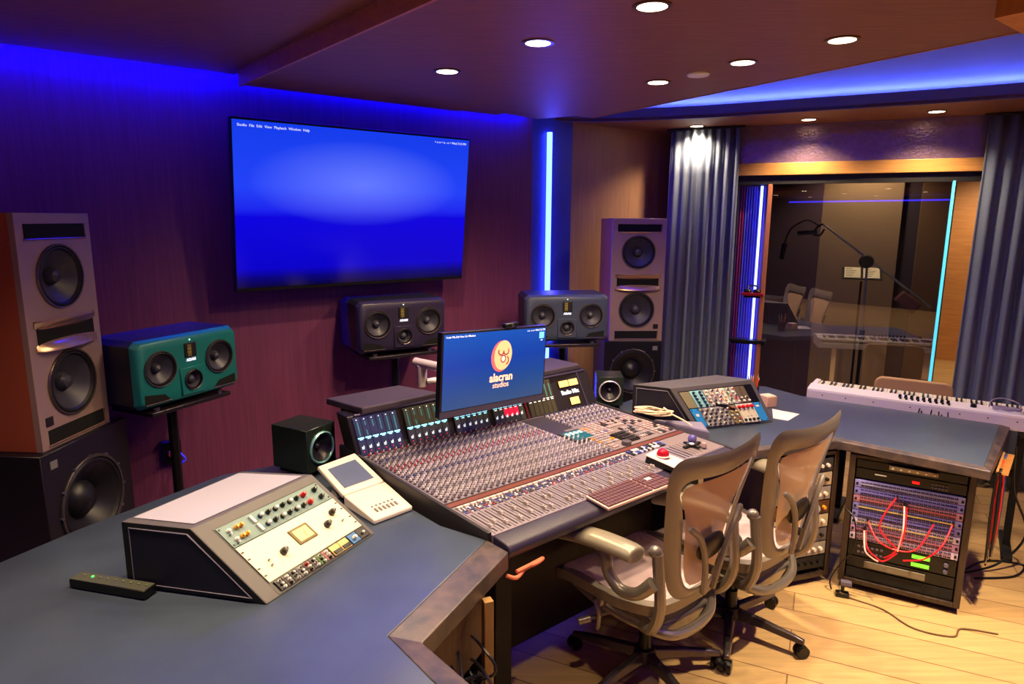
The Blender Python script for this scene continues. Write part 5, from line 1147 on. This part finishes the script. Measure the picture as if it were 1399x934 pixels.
for x in (-.035, .035): mb = MB(); mb.lathe([(0, 0), (.028, 0), (.032, .012), (.024, .026), (0, .028)], (x, 0, 0), n=20); mb.build('ear_cup', M_black, hp)
mb = MB(); mb.tube(smooth_path([(-.035, .0, .02), (-.03, .03, .045), (0, .035, .052), (.03, .03, .045), (.035, 0, .02)], 5), .007, 8); mb.build('headband', M_black, hp)

# ------------------------------------------------------------------ mesh office chairs (front = local +x)
M_cf = mat('chair_frame', (128, 120, 110), .36, .25); M_cf2 = mat('chair_pewter', (138, 130, 120), .30, .5); M_cdk = mat('chair_dark', (46, 38, 34), .45, .2)
def mesh_cloth(name, rgb, alpha):
    m = bpy.data.materials.new(name); m.use_nodes = True; nt = m.node_tree; b = nt.nodes['Principled BSDF']; b.inputs['Base Color'].default_value = (*lin(rgb), 1); b.inputs['Roughness'].default_value = .7
    tc = nt.nodes.new('ShaderNodeTexCoord'); w = nt.nodes.new('ShaderNodeTexWave'); w.inputs['Scale'].default_value = 55; w.bands_direction = 'Z'; nt.links.new(tc.outputs['Object'], w.inputs[0])
    mr = nt.nodes.new('ShaderNodeMapRange'); mr.inputs[3].default_value = alpha-.12; mr.inputs[4].default_value = min(1, alpha+.12); nt.links.new(w.outputs[1], mr.inputs[0]); nt.links.new(mr.outputs[0], b.inputs['Alpha'])
    return m
M_cm = mesh_cloth('back_mesh_cloth', (196, 160, 124), .95); M_cs = mesh_cloth('seat_mesh_cloth', (214, 190, 198), .97)
half = [(0, .455), (.07, .458), (.13, .475), (.178, .52), (.205, .59), (.224, .67), (.243, .77), (.262, .87), (.278, .95), (.286, 1.01), (.284, 1.055), (.268, 1.085), (.225, 1.096), (.12, 1.086), (0, 1.080)]
halfi = [(0, .520), (.05, .523), (.082, .54), (.105, .585), (.118, .64), (.128, .71), (.142, .79), (.168, .86), (.196, .905), (.206, .935), (.192, .957), (.155, .963), (.085, .957), (0, .953)]
def bx_(y, z):                                     # back curvature: x from y, z
    k = (z-.47)/.6; x = -.235 - .105*k + .022*math.sin(math.pi*min(1, max(0, k)))
    return x + .55*y*y + (.03 if z > 1.0 else 0)*0
def resample(h, n=44):
    P = smooth_path([(0, y, z) for y, z in h], 8); L = [0]
    for a, b in zip(P, P[1:]): L.append(L[-1]+(b-a).length)
    out = []
    for i in range(n+1):
        d = L[-1]*i/n; k = max(j for j in range(len(L)) if L[j] <= d+1e-9); k = min(k, len(P)-2); f = (d-L[k])/max(1e-9, L[k+1]-L[k]); p = P[k].lerp(P[k+1], f); out.append((p.y, p.z))
    return out
def office_chair(loc_, ang, label, base_rot=0):
    r = thing('office_chair', loc_, ang, label, 'office chair')
    ho, hi = resample(half), resample(halfi); n = len(ho)
    full = lambda h: h+[(-y, z) for y, z in h[::-1]][1:-1]
    fo, fi = full(ho), full(hi); N = len(fo)
    vs = []
    for (y, z), (yi, zi) in zip(fo, fi):
        m_ = ((y+yi)/2, (z+zi)/2)
        vs += [V3(bx_(y, z)+.012, y, z), V3(bx_(*m_)-.014, *m_), V3(bx_(yi, zi)-.006, yi, zi), V3(bx_(*m_)+.012, *m_)]
    mb = MB(); mb.add(vs, [(4*i+j, 4*((i+1) % N)+j, 4*((i+1) % N)+(j+1) % 4, 4*i+(j+1) % 4) for i in range(N) for j in range(4)]); mb.build('back_frame', M_cf, r, smooth=60, sub=1)
    # membrane
    mb = MB(); rows = 22; cols = 14; vs = []
    for i in range(rows+1):
        k = i/rows*(n-1); a = int(k); f = k-a; a2 = min(a+1, n-1); y = hi[a][0]*(1-f)+hi[a2][0]*f; z = hi[a][1]*(1-f)+hi[a2][1]*f
        for j in range(cols+1): yy = -y+2*y*j/cols; vs.append(V3(bx_(yy, z), yy, z))
    mb.add(vs, [(i*(cols+1)+j, i*(cols+1)+j+1, (i+1)*(cols+1)+j+1, (i+1)*(cols+1)+j) for i in range(rows) for j in range(cols)]); mb.build('back_mesh', M_cm, r, smooth=80)
    # lumbar pad and its Y bracket
    P = [(.085*math.cos(a), .68+.055*math.sin(a)) for a in [2*math.pi*k/24 for k in range(24)]]
    mb = MB(); mb.add([V3(bx_(y, z)-.022, y, z) for y, z in P]+[V3(bx_(y, z)-.034, y*.85, .68+(z-.68)*.8) for y, z in P], [tuple(range(24)), tuple(range(24, 48))[::-1]]+[(i, (i+1) % 24, 24+(i+1) % 24, 24+i) for i in range(24)]); lp_ = mb.build('lumbar_pad', M_cdk, r, smooth=60)
    for s in (-1, 1):
        mb = MB(); mb.tube(smooth_path([V3(bx_(0, .50)-.035, s*.030, .50), V3(bx_(0, .60)-.045, s*.05, .62), V3(bx_(.1, .72)-.045, s*.10, .74), V3(bx_(.15, .80)-.03, s*.16, .80)], 5), [.012]*15+[.008], 8); mb.build('lumbar_arm', M_cf, lp_)
    mb = MB(); mb.cone(V3(bx_(0, .60)-.06, .02, .60), V3(bx_(0, .60)-.03, .02, .60), .016, .016, 14); mb.build('lumbar_dial', M_cdk, lp_)
    # side uprights carrying back and arms
    for s in (-1, 1):
        mb = MB(); mb.tube(smooth_path([(-.13, s*.19, .36), (-.20, s*.225, .40), (-.235, s*.235, .50), (-.222, s*.236, .64), (-.215, s*.236, .70)], 6), .021, 10); mb.build('back_upright', M_cf2, r)
        mb = MB(); mb.sphere((-.205, s*.238, .705), .024, 12); mb.build('upright_joint', M_cf2, r)
        am = None
        mb = MB(); path = smooth_path([(-.222, s*.262, .60), (-.17, s*.280, .545), (-.10, s*.292, .535), (-.045, s*.296, .58), (-.03, s*.296, .635), (.0, s*.294, .665)], 6); N_ = len(path); mb.tube(path, [.026-.004*math.sin(math.pi*i/N_) for i in range(N_)], 12); am = mb.build('armrest', M_cf2, r, smooth=70)
        path = smooth_path([(-.165, s*.290, .683), (-.155, s*.284, .688), (-.10, s*.292, .692), (0, s*.308, .694), (.10, s*.332, .690), (.165, s*.348, .680), (.177, s*.351, .676)], 6); N_ = len(path)
        mb = MB(); vs = []; M_ = 14
        for i, p in enumerate(path):
            e_ = i/(N_-1); sc_ = math.sqrt(max(.03, 1-abs(2*e_-1)**5)); wd = (.052)*sc_; hh = .034*sc_
            for j in range(M_): a = 2*math.pi*j/M_; vs.append(V3(p.x, p.y+wd*math.cos(a), p.z+hh*math.sin(a)*(1.0 if math.sin(a) > 0 else .8)))
        mb.add(vs, [(i*M_+j, i*M_+(j+1) % M_, (i+1)*M_+(j+1) % M_, (i+1)*M_+j) for i in range(N_-1) for j in range(M_)]+[tuple(range(M_))[::-1], tuple(range((N_-1)*M_, N_*M_))]); mb.build('arm_pad', mat('arm_pad_grey', (150, 142, 126), .33, .25), am, smooth=70)
    # seat
    so_ = [(-.215, .0), (-.213, .12), (-.195, .195), (-.14, .232), (0, .252), (.14, .270), (.235, .270), (.288, .244), (.312, .12), (.316, 0)]
    so_ = [(p.x, p.y) for p in smooth_path([(a, b, 0) for a, b in so_], 5)]
    fo = so_+[(x, -y) for x, y in so_[::-1]][1:-1]; N = len(fo)
    def sz(x, y): return .452+.020*(abs(y)/.26)**2-.030*max(0, (x-.16)/.13)**2-.012*math.exp(-((x+.02)/.12)**2)+.012*max(0, (-x-.05)/.16)
    vs = []
    for x, y in fo: vs += [V3(x, y, sz(x, y)), V3(x*.88-.002, y*.88, sz(x, y)+.004), V3(x*.86, y*.86, sz(x, y)-.018), V3(x*.97, y*.97, sz(x, y)-.045)]
    mb = MB(); mb.add(vs, [(4*i+j, 4*((i+1) % N)+j, 4*((i+1) % N)+(j+1) % 4, 4*i+(j+1) % 4) for i in range(N) for j in range(4)]); mb.build('seat_frame', M_cf, r, smooth=60)
    mb = MB(); vs = [V3(0.03, 0, sz(.03, 0)-.004)]; RR = 8
    for q in range(1, RR+1):
        f = q/RR*.90; vs += [V3(.03+(x-.03)*f, y*f, sz(x*f, y*f)+(.002 if q == RR else -.004)) for x, y in fo]
    fs = [(0, 1+i, 1+(i+1) % N) for i in range(N)]+[(1+(q-1)*N+i, 1+q*N+i, 1+q*N+(i+1) % N, 1+(q-1)*N+(i+1) % N) for q in range(1, RR) for i in range(N)]
    mb.add(vs, fs); mb.build('seat_mesh', M_cs, r, smooth=80)
    for s in (-1, 1):
        mb = MB(); mb.tube(smooth_path([(.20, s*.215, .405), (.10, s*.205, .372), (-.04, s*.18, .345), (-.16, s*.17, .352)], 6), .018, 10); mb.build('seat_rail', M_cf2, r)
        mb = MB(); mb.lathe([(0, -.01), (.030, -.01), (.030, .006), (.022, .014), (0, .014)], (.06, s*.225, .395), (0, s, 0), n=20); pv = mb.build('pivot', M_cf2, r)
        mb = MB(); mb.tube(smooth_path([(.065, s*.242, .395), (.04, s*.245, .35), (.045, s*.24, .30), (.055, s*.235, .275)], 5), .009, 8); mb.build('link_arm', M_cf2, pv)
        mb = MB(); mb.cone((.03, s*.10, .325), (.10, s*.26, .300), .008, .008, 8); lv = mb.build('lever', M_cf2, r)
        mb = MB(); mb.cone((.09, s*.24, .303), (.112, s*.285, .296), .017, .014, 12); mb.build('lever_knob', M_cf2, lv, bevel=.003)
    mb = MB(); mb.hexa([(-.17, -.085, .27), (.10, -.06, .285), (.10, .06, .285), (-.17, .085, .27)], [(-.19, -.16, .365), (.12, -.10, .36), (.12, .10, .36), (-.19, .16, .365)]); mb.build('tilt_housing', M_cf2, r, bevel=.014, seg=3)
    mb = MB(); mb.tube(smooth_path([(-.16, -.20, .37), (-.21, -.12, .335), (-.225, 0, .325), (-.21, .12, .335), (-.16, .20, .37)], 6), .020, 10); mb.build('rear_yoke', M_cf2, r)
    mb = MB(); mb.cone((0, 0, .10), (0, 0, .20), .028, .026, 16); mb.cone((0, 0, .20), (0, 0, .285), .014, .014, 16); mb.build('gas_column', M_black, r)
    mb = MB(); mb.lathe([(0, .060), (.044, .060), (.050, .085), (.040, .120), (0, .120)], n=24); mb.build('base_hub', M_cdk, r)
    for k in range(5):
        a = base_rot+2*math.pi*k/5; u = V3(math.cos(a), math.sin(a), 0); v = V3(-u.y, u.x, 0); vs = []
        for d_, w, zt, zb in ((.030, .026, .116, .072), (.16, .022, .106, .074), (.28, .017, .090, .064), (.325, .014, .080, .060)):
            vs += [u*d_-v*w+V3(0, 0, zb), u*d_+v*w+V3(0, 0, zb), u*d_+v*w*.6+V3(0, 0, zt), u*d_-v*w*.6+V3(0, 0, zt)]
        mb = MB(); mb.add(vs, [(4*i+j, 4*i+4+j, 4*i+4+(j+1) % 4, 4*i+(j+1) % 4) for i in range(3) for j in range(4)]+[(3, 2, 1, 0), (12, 13, 14, 15)]); ba = mb.build('base_arm', mat('base_pewter', (92, 84, 88), .25, .7), r, smooth=30, bevel=.004)
        c = u*.315; ca = a+1.0+k; w_ = V3(-math.sin(ca), math.cos(ca), 0)
        mb = MB(); mb.cone(c+V3(0, 0, .055), c+V3(0, 0, .075), .008, .008, 8)
        for s in (-1, 1): mb.cone(c+w_*(s*.022)+V3(0, 0, .028), c+w_*(s*.006)+V3(0, 0, .028), .027, .028, 20)
        mb.sphere(c+V3(0, 0, .040), .020, 12); mb.build('caster', M_black, r, smooth=50)
    return r
office_chair((.556, 2.470, 0), R(130), 'taupe mesh office chair nearest the camera, its back toward us', .35)
office_chair((1.006, 2.775, 0), R(130), 'taupe mesh office chair farther right, beside the patch panel rack', -.42)

# ------------------------------------------------------------------ loose cables and the underside of the left desk
def cable(name, pts, r, mt, label, k=7):
    mb = MB(); mb.tube(smooth_path(pts, k), r, 8); return tag(mb.build(name, mt), label, 'cable')
cable('floor_cable', [(1.64, 3.04, .03), (1.70, 3.02, .005), (1.80, 2.93, .005), (1.86, 2.78, .005), (2.00, 2.72, .005), (2.08, 2.78, .005), (2.22, 2.74, .005)], .0038, mat('tan_cable', (110, 84, 56), .6), 'thin tan cable curling on the oak floor before the rack')
cable('floor_cable', [(2.62, 3.30, .70), (2.66, 3.32, .45), (2.74, 3.30, .22), (2.62, 3.30, .05), (2.42, 3.28, .006), (2.62, 3.40, .006), (2.80, 3.36, .006), (2.66, 3.24, .006), (2.44, 3.22, .006)], .006, M_black, 'dark cable dropping right of the desk and looping on the floor')
pl_ = thing('plug_adapter', (1.66, 3.05, 0), R(-20), 'black plug adapter standing on the floor left of the patch rack', 'adapter')
mb = MB(); mb.box((0, 0, .012), (.06, .035, .024)); mb.build('base', M_black, pl_, bevel=.003)
mb = MB(); mb.cone((0, 0, .024), (0, 0, .065), .007, .010, 10); mb.build('stem', M_black, pl_)
mb = MB(); mb.box((.012, 0, .075), (.05, .03, .022)); mb.build('socket', M_kn, pl_, bevel=.003)
cable('tangled_cord', [(-.012, 2.005, .70), (.02, 2.02, .685), (.05, 2.07, .69), (.09, 2.09, .70), (.11, 2.13, .695), (.06, 2.07, .70), (.02, 2.035, .698)], .007, mat('salmon_cord', (226, 120, 90), .5), 'salmon cord tucked beneath the console armrest corner')
pts = [(-.10+random.uniform(-.12, .06), 1.78+random.uniform(-.12, .14), random.uniform(.25, .58)) for _ in range(46)]
mb = MB(); mb.tube(smooth_path(pts, 5), .005, 6); cbm = mb.build('cable_tangle', mat('tangle_black', (34, 32, 42), .3)); tag(cbm, 'tangle of dark cables under the left desk corner', 'cables', kind='stuff')
